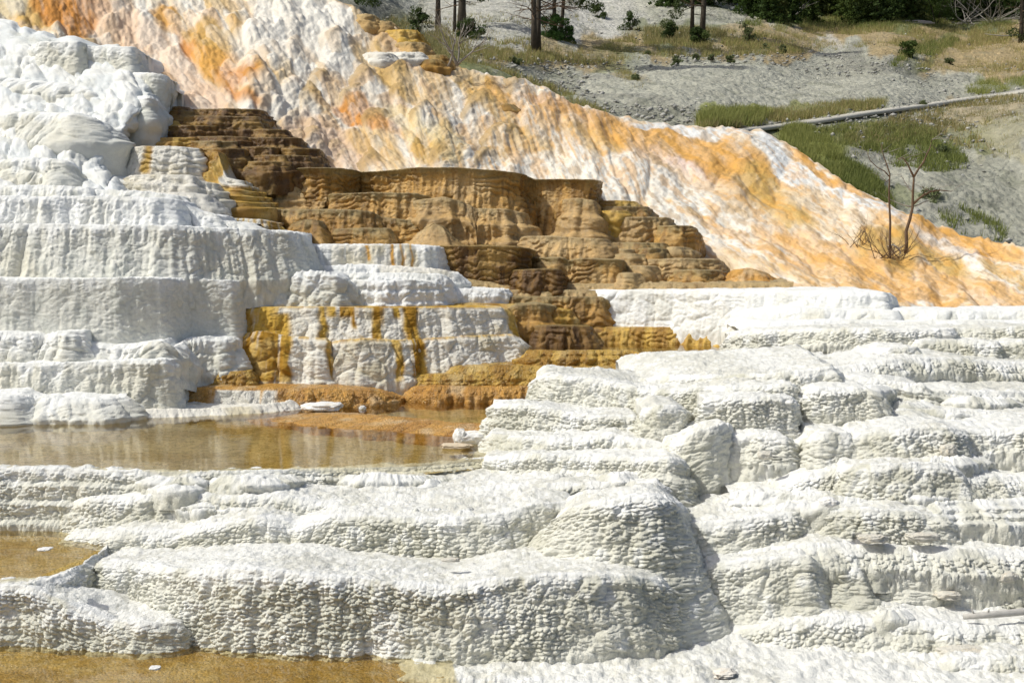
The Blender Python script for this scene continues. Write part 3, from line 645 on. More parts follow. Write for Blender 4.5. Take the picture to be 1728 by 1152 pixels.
terrace('brown_ledge', [(850, 495, 29.9, 506), (858, 489, 29.5, 506), (920, 488, 29.3, 506), (990, 489, 29.3, 506), (1040, 492, 29.6, 508)], back=2.5, flare=0.1, lobe=(0.06, 0.4), bulge=(0.03, 0.25), pal=pal_tan, **BR)
terrace('brown_ledge', [(960, 560, 28.9, 584), (990, 551, 28.75, 584), (1050, 551, 28.65, 584), (1150, 552, 28.3, 586), (1236, 555, 27.7, 588), (1290, 556, 27.4, 588)], back=1.0, flare=0.15, lobe=(0.09, 0.3), bulge=(0.07, 0.22), pal=pal_amber, **BR)
# white wall at the right of the middle
RW = dict(m=M_WHITE, micro=(0.008, 0.08), fine=0.012, crumb=0.02, rim=0.01, pal=pal_bright)
terrace('white_wall', [(955, 490, 30, 500), (1000, 489, 29.5, 510), (1024, 489, 29.2, 556), (1060, 490, 29.0, 556), (1130, 489, 28.6, 558), (1240, 490, 27.7, 558), (1360, 491, 26.8, 554), (1420, 491, 26.4, 534), (1490, 492, 26.2, 528), (1497, 494, 26.5, 528), (1500, 496, 27.5, 528)],
        back=2.5, flare=0.12, lobe=(0.09, 0.55), bulge=(0.05, 0.4), **RW)
terrace('white_wall', [(1240, 552, 27.6, 560), (1252, 530, 26.9, 560), (1300, 524, 26.0, 554), (1350, 520, 25.7, 550), (1430, 523, 25.5, 550), (1510, 524, 25.3, 549), (1515, 525, 25.7, 549), (1530, 523, 25.4, 549), (1600, 524, 25.2, 549), (1660, 525, 25.2, 549), (1728, 523, 25.1, 549), (1900, 523, 25, 549)],
        back=1.6, flare=0.12, lobe=(0.08, 0.5), bulge=(0.04, 0.35), m=M_WHITE, micro=(0.008, 0.08), fine=0.012, crumb=0.02, rim=0.01, pal=pal_white)
terrace('white_wall', [(1250, 556, 25.6, 564), (1280, 543, 25.0, 560), (1400, 541, 24.8, 558), (1520, 543, 24.6, 558), (1640, 542, 24.4, 558), (1900, 542, 24.4, 558)],
        back=1.6, flare=0.1, lobe=(0.05, 0.5), bulge=(0.03, 0.35), **RW)

# =================================================================== BROWN TERRACES
BT2 = dict(soft=0.12, m=M_WET, micro=(0.012, 0.10), fine=0.022, crumb=0.02, rim=0.006)
BT = dict(dy=0.8, soft=0.12, m=M_WET, micro=(0.012, 0.10), fine=0.022, crumb=0.02, rim=0.006)
terrace('brown_terrace', [(405, 300, 33.5, 330), (413, 291, 32.6, 330), (450, 289, 32.3, 350), (500, 286, 32.0, 390), (520, 283, 31.6, 400), (560, 283, 31.5, 405), (592, 287, 31.8, 408), (602, 291, 32.2, 410), (640, 289, 32.0, 412), (685, 286, 31.7, 412), (705, 283, 31.4, 412), (770, 283, 31.2, 412), (840, 288, 31.1, 412), (872, 294, 31.3, 412), (884, 300, 31.9, 412), (900, 303, 32.0, 410), (950, 302, 31.7, 405), (990, 303, 31.4, 400), (1000, 305, 31.7, 400), (1004, 308, 33.4, 400)],
        back=3.5, flare=0.30, lobe=(0.10, 0.9), bulge=(0.30, 0.5), pal=pal_brown, over=0.12, smooth=0.14, conc=0.08, **BT)
terrace('brown_bulge', [(950, 345, 32, 402), (956, 336, 31.3, 402), (975, 334, 31.0, 402), (1000, 338, 31.0, 402), (1008, 350, 31.2, 402), (1012, 365, 32, 402)], back=.6, flare=0.25, steps=2, lobe=(0.1, 0.4), bulge=(0.15, 0.35), pal=pal_tan, **BT)
terrace('brown_terrace', [(560, 335, 31.9, 385), (566, 327, 31.3, 385), (630, 325, 31.1, 385), (700, 326, 31.1, 385), (718, 332, 31.2, 385), (724, 340, 32, 385)], back=1.2, flare=0.15, lobe=(0.1, 0.45), bulge=(0.16, 0.35), pal=pal_brown, over=0.06, **BT)
terrace('brown_bulge', [(700, 352, 31.6, 412), (712, 338, 31.0, 412), (750, 332, 30.8, 412), (780, 340, 30.9, 412), (800, 352, 31.0, 412), (850, 352, 30.9, 412), (880, 360, 31.1, 412), (886, 370, 31.7, 412)], back=.6, flare=0.3, steps=2, lobe=(0.22, 0.45), bulge=(0.2, 0.35), pal=pal_tan, **BT)
terrace('brown_ledge', [(395, 330, 32.6, 352), (408, 312, 32.0, 352), (450, 311, 31.8, 352), (500, 315, 31.6, 352), (510, 322, 31.8, 352), (560, 325, 31.6, 352)], back=1.5, flare=0.3, steps=3, lobe=(0.1, 0.35), bulge=(0.1, 0.3), pal=pal_tan, **BT)
terrace('brown_ledge', [(360, 352, 31.6, 372), (372, 348, 31.2, 375), (430, 350, 30.9, 385), (440, 353, 31.2, 385)], back=1.5, flare=0.15, lobe=(0.05, 0.35), bulge=(0.05, 0.3), pal=pal_amber, **BT)
terrace('brown_terrace', [(418, 368, 31.4, 398), (428, 356, 30.9, 400), (470, 353, 30.6, 412), (540, 353, 30.4, 414), (600, 354, 30.3, 414), (625, 357, 30.4, 414), (640, 366, 30.6, 414), (700, 372, 30.6, 414), (712, 385, 31.4, 414)], back=1.4, flare=0.2, lobe=(0.12, 0.4), bulge=(0.14, 0.32), pal=pal_brown, **BT)
terrace('amber_fringe', [(355, 372, 30.2, 384), (364, 366, 29.4, 386), (440, 370, 29.2, 388), (468, 376, 29.4, 390), (474, 380, 30, 390)], back=1.0, flare=0.05, lobe=(0.03, 0.25), bulge=(0.02, 0.2), pal=stripes(pal_cream, pal_amber, [(x, x + 4, 2, -1, 1) for x in range(366, 470, 11)] + [(450, 480, 4, -1, 1)]), **BT)
terrace('brown_ledge', [(560, 398, 30.6, 415), (568, 386, 30.0, 415), (610, 384, 29.8, 415), (655, 385, 29.9, 415), (664, 392, 30.4, 415)], back=.8, flare=0.08, lobe=(0.05, 0.35), bulge=(0.05, 0.3), pal=pal_brown, **BT)
terrace('brown_bulge', [(705, 405, 30.8, 416), (712, 385, 30.2, 416), (728, 376, 30.0, 416), (750, 382, 30.0, 416), (765, 398, 30.2, 416), (770, 405, 30.8, 416)], back=.5, flare=0.3, lobe=(0.03, 0.4), bulge=(0.03, 0.3), pal=pal_tan, r=0.2, **BT)
terrace('brown_bulge', [(480, 392, 30.6, 416), (490, 376, 30.0, 416), (510, 370, 29.8, 416), (540, 372, 29.8, 416), (552, 385, 30.0, 416), (558, 398, 30.6, 416)], back=.5, flare=0.25, lobe=(0.05, 0.3), bulge=(0.08, 0.25), pal=pal_brown, r=0.15, **BT)
terrace('brown_terrace', [(690, 420, 30.2, 455), (700, 415, 29.6, 455), (760, 414, 29.2, 478), (820, 414, 28.95, 486), (870, 416, 28.9, 486), (888, 420, 29.1, 486), (893, 425, 30.2, 486)],
        back=2.0, flare=-0.1, lobe=(0.1, 0.55), bulge=(0.06, 0.35), pal=pal_dark, over=0.1, **BT)
terrace('tan_ledge', [(740, 478, 28.6, 490), (780, 472, 28.4, 490), (840, 476, 28.5, 490), (890, 478, 28.6, 490), (1000, 478, 28.5, 490), (1100, 478, 28.3, 490), (1240, 476, 28.0, 492), (1340, 476, 27.6, 492)], back=3, bslope=0.03, dy=1.2, flare=0.1, lobe=(0.06, 0.6), bulge=(0.05, 0.4), pal=pal_tan, soft=.1, m=M_WET, micro=(0.012, 0.10), fine=0.022, crumb=0.05, rim=0.006)
terrace('brown_terrace', [(880, 410, 31.2, 432), (890, 399, 30.4, 432), (930, 398, 30.2, 434), (1015, 403, 29.9, 434), (1024, 408, 30.3, 434), (1026, 410, 31.3, 434)], back=1.5, flare=0.15, lobe=(0.12, 0.6), bulge=(0.1, 0.35), pal=pal_tan, over=0.04, **BT)
terrace('brown_terrace', [(885, 442, 30.2, 462), (894, 434, 29.6, 470), (950, 434, 29.3, 484), (960, 440, 29.4, 484), (985, 436, 29.1, 484), (1040, 437, 29.0, 484), (1048, 441, 29.3, 484), (1052, 446, 30.3, 484)], back=1.4, flare=0.05, lobe=(0.1, 0.5), bulge=(0.08, 0.35), pal=pal_brown, over=0.07, **BT)
terrace('brown_ledge', [(864, 465, 29.4, 486), (872, 455, 28.8, 486), (905, 453, 28.6, 486), (940, 454, 28.6, 486), (948, 462, 29.4, 486)], back=.8, flare=0.05, lobe=(0.08, 0.3), bulge=(0.06, 0.25), pal=pal_dark, over=0.04, **BT)
# right-hand steps of the brown terraces
for (x0, x1, yt, yb, Y, pl) in [(1003, 1070, 338, 352, 32.0, pal_amber), (1003, 1092, 348, 372, 31.7, pal_brown), (1008, 1060, 355, 372, 31.4, pal_amber), (1015, 1128, 366, 408, 31.3, pal_tan), (1110, 1168, 380, 412, 31.0, pal_brown),
                                (1022, 1122, 409, 424, 30.4, pal_brown), (1024, 1075, 420, 440, 30.1, pal_tan), (1075, 1120, 418, 438, 30.0, pal_brown), (1120, 1160, 416, 430, 30.4, pal_tan), (1030, 1095, 428, 446, 29.8, pal_tan),
                                (1092, 1212, 436, 466, 29.6, pal_tan), (1140, 1216, 455, 480, 29.0, pal_brown), (1060, 1110, 448, 470, 29.3, pal_tan), (1040, 1080, 460, 480, 28.9, pal_tan)]:
    xm = (x0 + x1) / 2
    terrace('brown_step', [(x0 - 2, yt + 5, Y + 0.9, yb), (x0 + 5, yt + 1, Y + 0.1, yb), (xm, yt, Y - 0.15, yb), (x1 - 6, yt + 1, Y + 0.05, yb), (x1, yt + 4, Y + 0.4, yb), (x1 + 2, yt + 7, Y + 1.3, yb)],
            back=1.0, flare=0.1, lobe=(0.09, 0.35), bulge=(0.08, 0.3), pal=pl, over=0.04, **BT)
terrace('dark_orange_step', [(1225, 466, 29.4, 478), (1240, 455, 29.0, 476), (1265, 452, 28.9, 474), (1290, 458, 28.9, 476), (1310, 470, 29.2, 478)], back=0.3, flare=0.2, lobe=(0.05, 0.25), bulge=(0.06, 0.2), pal=pal_orange, **BT)

# dark brown stack, upper left
for (x0, x1, yt, yb, Y, pl) in [(322, 440, 184, 204, 34.6, pal_dark), (284, 318, 180, 196, 34.4, pal_dark), (288, 434, 196, 222, 34.1, pal_dark), (262, 300, 204, 222, 33.9, pal_amber), (425, 482, 218, 242, 33.9, pal_dark), (278, 362, 212, 234, 33.6, pal_dark),
                                (330, 420, 230, 250, 33.3, pal_dark), (402, 506, 232, 268, 33.4, pal_dark), (240, 330, 232, 252, 33.1, pal_amber), (325, 400, 238, 262, 32.9, pal_brown), (400, 470, 248, 285, 33.0, pal_dark), (455, 536, 250, 286, 33.2, pal_dark),
                                (340, 410, 250, 290, 32.4, pal_dark), (430, 520, 262, 290, 32.7, pal_dark), (405, 480, 272, 292, 32.4, pal_dark), (500, 540, 266, 290, 33.0, pal_dark)]:
    xm = (x0 + x1) / 2
    terrace('dark_brown_step', [(x0 - 3, yt + 5, Y + 0.9, yb), (x0 + 5, yt + 1, Y + 0.1, yb), (xm, yt, Y - 0.15, yb), (x1 - 6, yt + 1, Y + 0.05, yb), (x1, yt + 4, Y + 0.5, yb), (x1 + 3, yt + 9, Y + 1.4, yb)],
            back=1.3, flare=0.12, steps=2, lobe=(0.12, 0.5), bulge=(0.05, 0.3), pal=pl, over=0.03, **BT2)
terrace('cream_block', [(200, 265, 32.6, 292), (208, 252, 32.0, 293), (240, 246, 31.6, 293), (300, 247, 31.4, 296), (335, 250, 31.5, 298), (340, 256, 32.2, 300)], back=1.6, flare=0.15, lobe=(0.08, 0.5), bulge=(0.08, 0.4),
        pal=stripes(pal_cream, pal_amber, [(250, 264, 5, 0, 1), (196, 206, 4, 0, 1), (334, 352, 3, -1, 1), (200, 340, 40, -9, -0.5)]), **BT2)
terrace('orange_fall', [(330, 262, 32.4, 345), (342, 256, 31.8, 348), (372, 256, 31.5, 350), (386, 300, 31.2, 352), (410, 305, 31.1, 352), (420, 310, 31.7, 352)], back=1.2, flare=0.6, steps=5, lobe=(0.1, 0.3), bulge=(0.06, 0.25), pal=stripes(pal_amber, pal_cream, [(380, 425, 3, -1, 0.25)]), **BT2)
terrace('cream_block', [(208, 305, 31.4, 324), (222, 296, 30.8, 326), (260, 294, 30.5, 330), (325, 296, 30.3, 336), (335, 305, 30.5, 340), (364, 310, 30.6, 340), (368, 316, 31.4, 340)], back=1.6, flare=0.3, steps=2, lobe=(0.1, 0.45), bulge=(0.08, 0.3),
        pal=stripes(pal_cream, pal_amber, [(200, 216, 5, -1, 1)]), **BT2)
terrace('cream_block', [(240, 332, 30.0, 345), (258, 325, 29.6, 346), (300, 324, 29.4, 352), (350, 328, 29.4, 356), (358, 335, 30, 356)], back=1.3, flare=0.2, lobe=(0.08, 0.4), bulge=(0.08, 0.3), pal=pal_cream, **BT2)

# =================================================================== smooth surfaces through control points
class TPS:
    def __init__(s, pts):
        A = np.array(pts, float); s.x = A[:, :2] / 500; v = A[:, 2]
        n = len(A); r = np.linalg.norm(s.x[:, None] - s.x[None], axis=-1)
        K = np.where(r > 0, r * r * np.log(r + 1e-12), 0) + np.eye(n) * 0.005
        Pm = np.hstack([np.ones((n, 1)), s.x])
        M = np.block([[K, Pm], [Pm.T, np.zeros((3, 3))]])
        s.w = np.linalg.solve(M, np.concatenate([v, np.zeros(3)]))
    def __call__(s, px, py):
        q = np.stack([px, py], -1) / 500
        out = s.w[-3] + s.w[-2] * q[..., 0] + s.w[-1] * q[..., 1]
        for i in range(len(s.x)):
            r2 = ((q - s.x[i]) ** 2).sum(-1)
            out = out + s.w[i] * 0.5 * r2 * np.log(r2 + 1e-12)
        return out

def normals(G):
    a = np.gradient(G, axis=1); b = np.gradient(G, axis=0)
    n = np.cross(a, b); n /= np.linalg.norm(n, axis=-1, keepdims=True) + 1e-12
    f = np.sign((n * G).sum(-1, keepdims=True)); n = n * -np.where(f == 0, 1, f)
    return n

# ---- orange flowstone slope
FE = np.array([(-300, -260), (-100, -120), (200, -60), (480, -40), (560, 0), (600, 18), (665, 48), (706, 72), (715, 100), (752, 108), (800, 118), (860, 136), (930, 160), (1000, 188), (1080, 204), (1130, 210), (1220, 216), (1290, 222), (1325, 240), (1370, 272), (1430, 312), (1500, 348), (1560, 372), (1620, 392), (1680, 410), (1728, 420), (1950, 470)], float)
DF = TPS([(-300, 0, 38), (0, 0, 40), (0, 100, 36.5), (300, 0, 43), (600, 15, 45), (200, 150, 37), (400, 190, 35.8), (500, 270, 35), (600, 300, 35), (700, 270, 35), (800, 110, 44), (900, 230, 39), (900, 320, 35.4), (1000, 190, 43), (1000, 290, 36.3),
          (1130, 215, 43), (1300, 225, 43.5), (1100, 340, 35.4), (1200, 300, 37.5), (1200, 400, 34), (1200, 470, 32), (1050, 430, 34), (1430, 312, 38.5), (1300, 300, 39), (1400, 400, 33.4), (1500, 430, 31.6), (1500, 500, 28.5), (1300, 480, 30.3), (1600, 388, 34.5),
          (1728, 420, 31.5), (1728, 525, 27.2), (1950, 480, 29), (1950, 530, 26.5), (300, 400, 32), (0, 400, 33), (-300, 300, 34)])
ang_x = np.array([-300, 0, 150, 300, 500, 700, 900, 1100, 1300, 1500, 1728, 1950.0])
ang_v = np.radians([66, 66, 62, 58, 56, 50, 40, 30, 27, 25, 22, 20.0])
xs = np.linspace(-300, 1950, 2251); an = np.interp(xs, ang_x, ang_v)
Sx = np.cumsum(np.tan(an)); Lx = np.cumsum(1 / np.cos(an))
def flow_coords(px, py):
    a = (py - np.interp(px, xs, Sx)) * np.cos(np.interp(px, xs, an))
    b = np.interp(px, xs, Lx) + a * np.sin(np.interp(px, xs, an)) * 0.9
    return a, b

def tents(px, py, th, size, elong, seed, k=0.85):
    """draped knobs hung on the slope, each turned to the local flow direction"""
    u = px / size; v0 = py / size; ui = np.floor(u); vi = np.floor(v0); H = np.zeros(px.shape); head = np.zeros(px.shape); rid = np.full(px.shape, 0.5); z0 = np.zeros_like(ui)
    ct, st = np.cos(th), np.sin(th)
    for da in (-2, -1, 0, 1):
        for db in (-2, -1, 0, 1):
            i = ui + da; j = vi + db
            r1 = h3(i, j, z0, seed); r = h3(i, j, z0 + 1, seed)
            dx = u - (i + 0.5 + 0.9 * (r1 - 0.5)); dy_ = v0 - (j + 0.5 + 0.9 * (np.mod(r1 * 7.13, 1) - 0.5))
            ln = elong * (0.6 + 0.7 * np.mod(r * 5.3, 1))
            v = (dx * ct + dy_ * st) / ln; la = np.abs(-dx * st + dy_ * ct)
            wd = (0.30 + 0.22 * r) * (1 + k * np.clip(v, 0, 1.5))
            hh = np.clip(1 - (la / wd) ** 2, 0, 1) ** 0.75 * ss(-0.30, 0.08, v) * np.clip(1 - 0.8 * v, 0, 1) * (0.4 + 0.6 * r)
            m = hh > H
            H = np.where(m, hh, H)
            head = np.where(m, ss(0.25, 0.0, v) * (r > 0.55), head); rid = np.where(m, np.mod(r1 * 3.7 + r, 1), rid)
    return H, head, rid

def blobs(base, px, py, lst, warp=14, seed=0):
    wx = px + warp * fbm(px / 40, py / 40, None, 4, seed + 1) * 1.6
    wy = py + warp * fbm(px / 40, py / 40, None, 4, seed + 2) * 1.6
    c = base
    for (x, y, rx, ry, an_, col, st) in lst:
        ca, sa = math.cos(R(an_)), math.sin(R(an_))
        u = ((wx - x) * ca + (wy - y) * sa) / rx; v = (-(wx - x) * sa + (wy - y) * ca) / ry
        d = u * u + v * v
        c = mix(c, col, ss(1.35, 0.45, d) * st)
    return c

nxF = 1180
pxF = np.linspace(-260, 1900, nxF)
edge = np.interp(pxF, FE[:, 0], FE[:, 1]) + 3 * vn(pxF / 18, 0 * pxF, None, 3) + 2 * vn(pxF / 6, 0 * pxF, None, 4)
botF = np.interp(pxF, [-260, 250, 540, 950, 1010, 1100, 1230, 1500, 1900], [330, 330, 330, 335, 380, 430, 495, 560, 600])
nyF = 330
tF = np.linspace(0, 1, nyF)[:, None]
PXf = np.broadcast_to(pxF[None], (nyF, nxF)); PYf = edge[None] * (1 - tF) + botF[None] * tF
Bs = P(PXf, PYf, DF(PXf, PYf)); Nm = normals(Bs)
a_, b_ = flow_coords(PXf, PYf)
wa = 10 * fbm(PXf / 60, PYf / 60, None, 3, 91); wb = 10 * fbm(PXf / 60, PYf / 60, None, 3, 92)
TH = np.interp(PXf, ang_x, ang_v)
T1, H1, R1 = tents(PXf + wa, PYf + wb, TH, 50, 1.5, 101)
T2, H2, R2 = tents(PXf + wa, PYf + wb, TH, 25, 1.4, 102)
T3, H3, R3 = tents(PXf + wa * .5, PYf + wb * .5, TH, 10, 1.3, 103)
amp = np.interp(PXf + 1.2 * (PYf - 150), [0, 500, 800, 1000, 1250, 1500, 1700], [1, 1, 0.8, 0.45, 0.2, 0.12, 0.11])
fn = fbm(a_ / 7, b_ / 26, None, 4, 95)
fl = fbm(PXf / 90, PYf / 90, None, 3, 96)
# broad ledges on the lower slope
led = np.abs(fbm(a_ / 60, b_ / 130, None, 3, 97))
dis = amp * (0.30 * T1 + 0.15 * T2 * (0.4 + 0.6 * ss(-.3, .3, fl)) + 0.06 * T3) + 0.012 * fn + 0.16 * fl + 0.03 * fbm(PXf / 9, PYf / 5, None, 3, 98) + (1 - amp) * 0.28 * led
taper = ss(0, 0.04, tF)
G = Bs + Nm * (dis * (0.25 + 0.75 * taper))[..., None]
WH = (0.83, 0.79, 0.70); CR = (0.78, 0.62, 0.42); PK = (0.76, 0.55, 0.38); OR = (0.72, 0.38, 0.085); OC = (0.62, 0.40, 0.12); YE = (0.74, 0.60, 0.33); BN = (0.33, 0.20, 0.06); RU = (0.62, 0.27, 0.06); GW = (0.78, 0.79, 0.77)
strk = fbm(a_ / 20, b_ / 120, None, 4, 111); st2 = fbm(a_ / 8, b_ / 60, None, 3, 112)
Cc = mix(WH, CR, ss(-0.3, 0.2, strk + 0.3 * st2))
kn = np.clip(T1 * 2.5, 0, 1) * np.clip(amp * 1.3, 0.25, 1); k2 = np.clip(T2 * 2.5, 0, 1) * np.clip(amp * 1.3, 0.4, 1)
Cc = mix(Cc, OC, ss(0.70, 0.85, R1) * kn * 0.6); Cc = mix(Cc, WH, ss(0.35, 0.2, R1) * kn * 0.7)
Cc = mix(Cc, PK, ss(0.75, 0.85, R2) * k2 * 0.5); Cc = mix(Cc, WH, ss(0.30, 0.2, R2) * k2 * 0.45); Cc = mix(Cc, OR, ss(0.42, 0.46, R2) * ss(0.54, 0.5, R2) * k2 * 0.35)
Cc = blobs(Cc, PXf, PYf, [
    (60, 30, 90, 30, 25, OC, 0.9), (10, 10, 40, 20, 0, (0.7, .66, .5), .6), (150, 10, 40, 50, 60, RU, 0.75), (110, 45, 40, 25, 10, RU, 0.8), (190, 40, 50, 40, 20, PK, 0.7), (240, 70, 60, 30, 20, PK, 0.8), (200, 100, 60, 25, 30, (0.72, .5, .3), .7),
    (285, 40, 34, 22, 20, OR, 0.9), (350, 90, 66, 32, 40, RU, 0.95), (375, 110, 60, 40, 50, OR, 1), (415, 120, 50, 42, 60, OR, 1), (100, 25, 60, 30, 30, RU, .9), (370, 70, 70, 20, 20, OC, .8), (408, 150, 50, 36, 40, RU, 1), (430, 170, 30, 12, 10, OR, .9), (300, 130, 50, 40, 40, PK, .85), (330, 165, 70, 28, 30, PK, .9),
    (480, 60, 60, 90, 60, WH, .9), (560, 60, 90, 40, 55, WH, 1), (500, 200, 90, 30, 30, WH, .8), (430, 250, 60, 30, 0, PK, .8), (560, 250, 100, 40, 20, PK, .85), (620, 200, 60, 24, 20, RU, .75), (590, 195, 40, 14, 20, RU, .9), (640, 120, 70, 22, 45, OC, .65), (680, 150, 50, 22, 40, OC, .65),
    (690, 215, 60, 16, 35, YE, .7), (745, 240, 46, 30, 50, YE, .9), (720, 250, 30, 24, 50, OC, .9), (640, 260, 60, 24, 30, OC, .6), (700, 70, 60, 14, 25, CR, .8), (760, 115, 50, 16, 40, OC, .7), (800, 150, 60, 20, 45, OC, .85), (850, 180, 50, 16, 35, OR, .6), (840, 205, 60, 14, 30, OC, .6),
    (850, 250, 90, 24, 10, CR, .6), (880, 265, 60, 16, 8, (.6, .42, .2), .7), (900, 240, 40, 14, 10, OC, .6), (960, 190, 90, 12, 12, RU, .55), (1000, 215, 100, 26, 12, OR, .55), (1090, 240, 110, 34, 14, OR, .75), (1000, 240, 60, 20, 20, OC, .5), (1180, 255, 80, 34, 25, OR, .7), (1150, 290, 90, 24, 14, PK, .85), (1170, 285, 50, 12, 14, (0.84, 0.66, 0.56), .9),
    (1240, 290, 100, 34, 32, OR, .85), (1310, 340, 90, 28, 35, OC, .95), (1200, 320, 140, 18, 22, CR, .5), (1100, 310, 120, 26, 18, WH, .9), (950, 300, 120, 40, 10, WH, .8), (1100, 370, 160, 26, 22, WH, .95), (1250, 420, 150, 14, 18, WH, .85), (1180, 385, 120, 16, 16, WH, .9), (1240, 400, 90, 12, 25, OR, .55),
    (1130, 215, 70, 10, 5, GW, .9), (1200, 222, 110, 10, 4, GW, .8), (1300, 250, 40, 22, 30, GW, 1), (1330, 290, 60, 22, 38, GW, .95), (1420, 330, 110, 14, 30, GW, .9), (1530, 385, 120, 10, 24, GW, .8), (1380, 290, 70, 9, 38, OR, .9), (1460, 335, 60, 9, 30, OR, .8), (1570, 380, 60, 10, 22, OR, .8),
    (1430, 380, 130, 24, 25, CR, .7), (1400, 430, 150, 20, 20, OR, .65), (1500, 430, 60, 26, 20, OC, .95), (1450, 470, 200, 18, 15, OR, .6), (1600, 410, 90, 26, 20, OR, .85), (1570, 440, 80, 16, 25, OC, .95), (1640, 440, 110, 12, 25, GW, .7), (1670, 420, 80, 18, 22, OR, .7), (1640, 490, 150, 16, 14, OR, .6), (1700, 470, 60, 14, 25, OC, .8), (1350, 470, 130, 16, 14, (0.74, .55, .33), .7), (1560, 505, 160, 12, 8, OR, .55)], 12, 120)
n9 = fbm(a_ / 10, b_ / 30, None, 4, 115); n8 = 0.6 * fbm(PXf / 14, PYf / 9, None, 4, 116) + 0.8 * fbm(a_ / 8, b_ / 70, None, 4, 117)
lo = ss(650, 1100, PXf + 0.8 * PYf)
Cc = mix(Cc, WH, ss(0.1, 0.5, n9) * 0.20)
Cc = mix(Cc, (0.50, 0.30, 0.10), ss(0.62, 0.8, R2) * k2 * 0.35 * ss(60, 200, PYf + 0.3 * PXf))
Cc = mix(Cc, WH, ss(0.28, 0.18, R2) * k2 * 0.3)
Cc = mix(Cc, OR, ss(0.0, 0.4, n8) * 0.5 * lo)
Cc = mix(Cc, (0.42, 0.26, 0.10), np.clip(ss(0.2, 0.5, -n8) * 0.35, 0, 1) * (0.4 + lo))
Cc = mix(Cc, (0.40, 0.27, 0.11), np.clip(H1 * 0.75 * (amp > 0.5) + 0.45 * H2 * (amp > .4) * (fl > 0), 0, 0.75) * ss(30, 120, PYf + 0 * PXf) * ss(420, 560, PXf))
# back side of the slope beyond its silhouette
nb = 14
bk = []
for i in range(nb, 0, -1):
    q = G[0].copy(); q[:, 1] += i * 0.5; q[:, 2] -= 0.05 * (i * 0.5) ** 1.6 + 0.1 * i; bk.append(q)
G = np.concatenate([np.array(bk), G]); Cc = np.concatenate([np.repeat(Cc[:1], nb, 0), Cc])
o = grid_mesh('orange_travertine_slope', G, Cc, M_FLOW); tag(o, None, None, None, 'structure')
print('slope verts', G.shape)

# little rim blocks standing on the crest of the slope
for (x0, x1, yt, yb, Y, pl) in [(604, 632, 24, 46, 44.0, pal_tan), (632, 660, 36, 52, 43.5, pal_tan), (655, 704, 50, 74, 42.6, pal_amber), (672, 716, 71, 92, 42.0, pal_tan), (620, 660, 88, 104, 41.0, pal_cream), (650, 712, 88, 102, 41.0, pal_cream), (718, 752, 93, 112, 41.0, pal_brown), (700, 745, 100, 116, 40.3, pal_brown),
                                (842, 866, 176, 188, 40.5, pal_brown)]:
    xm = (x0 + x1) / 2
    Y = float(DF(np.array(xm), np.array(float(yb)))) - 0.1
    terrace('rim_block', [(x0 - 2, yt + 6, Y + 0.9, yb), (x0 + 3, yt + 1, Y + 0.1, yb), (xm, yt, Y - 0.15, yb), (x1 - 4, yt + 1, Y + 0.05, yb), (x1, yt + 4, Y + 0.5, yb), (x1 + 2, yt + 8, Y + 1.3, yb)],
            back=1.0, flare=0.2, lobe=(0.08, 0.4), bulge=(0.06, 0.3), pal=pl, over=0.03, skirt=1.0, m=M_FLOW, micro=(0.01, .1), fine=0.03, crumb=0.05, rim=0.01)

# ---- white flowstone mass upper left
EE = np.array([(20, -40), (35, 20), (50, 52), (68, 90), (76, 225), (120, 232), (128, 270), (150, 286), (180, 280), (200, 256), (225, 236), (250, 204), (290, 205), (320, 232), (350, 300)], float)
DE = TPS([(-200, 0, 38), (0, 40, 36.8), (50, 60, 36), (230, 80, 35), (280, 130, 34), (250, 200, 32.2), (200, 260, 31.2), (240, 330, 29.2), (0, 330, 29.2), (0, 200, 32.4), (100, 130, 34.2), (100, 250, 31), (-200, 330, 29.5)])
nyE, nxE = 230, 260
pyE = np.linspace(20, 400, nyE); eE = gsmooth(np.interp(pyE, EE[:, 0], EE[:, 1]), 5)
tE = np.linspace(0, 1, nxE)[None]
PXe = -200 * (1 - tE) + eE[:, None] * tE; PYe = np.broadcast_to(pyE[:, None], PXe.shape)
Bs = P(PXe, PYe, DE(PXe, PYe) + 1.3 * ss(0.88, 1, tE) ** 2); Nm = normals(Bs)
wa = 18 * fbm(PXe / 60, PYe / 60, None, 3, 131)
ca, sa = math.cos(R(42)), math.sin(R(42))
bb = PXe * ca + PYe * sa; aa = -PXe * sa + PYe * ca
T1, H1, _ = tents(PXe + wa, PYe + wa, R(48), 56, 1.3, 141, 0.6); T2, _, _ = tents(PXe + wa, PYe + wa, R(60), 28, 1.2, 142, 0.6)
pl1 = pillow((PXe + wa) / 46, (PYe + wa) / 30, 143)
nE = fbm(PXe / 20, PYe / 20, None, 5, 144)
G = Bs + Nm * (0.10 * T1 + 0.04 * T2 + 0.16 * pl1 + 0.04 * pillow((PXe + wa) / 22, (PYe - wa) / 15, 147) + 0.06 * nE + 0.015 * fbm(PXe / 4, PYe / 3, None, 3, 149) - 0.12)[..., None]
Ce = mix((0.74, 0.765, 0.755), (0.80, 0.80, 0.76), ss(-0.3, 0.3, nE))
Ce = mix(Ce, (0.60, 0.60, 0.54), ss(0.15, 0.5, fbm(PXe / 30, PYe / 14, None, 4, 145)) * 0.5)
bkE = []
for i in range(1, 12):
    q = G[:, -1].copy(); q[:, 1] += i * 0.35; q[:, 0] += 0.02 * i; bkE.append(q)
G = np.concatenate([G, np.array(bkE).transpose(1, 0, 2)], 1); Ce = np.concatenate([Ce, np.repeat(Ce[:, -1:], 11, 1)], 1)
tag(grid_mesh('white_flowstone', G, Ce, M_SMOOTH), None, None, None, 'structure')
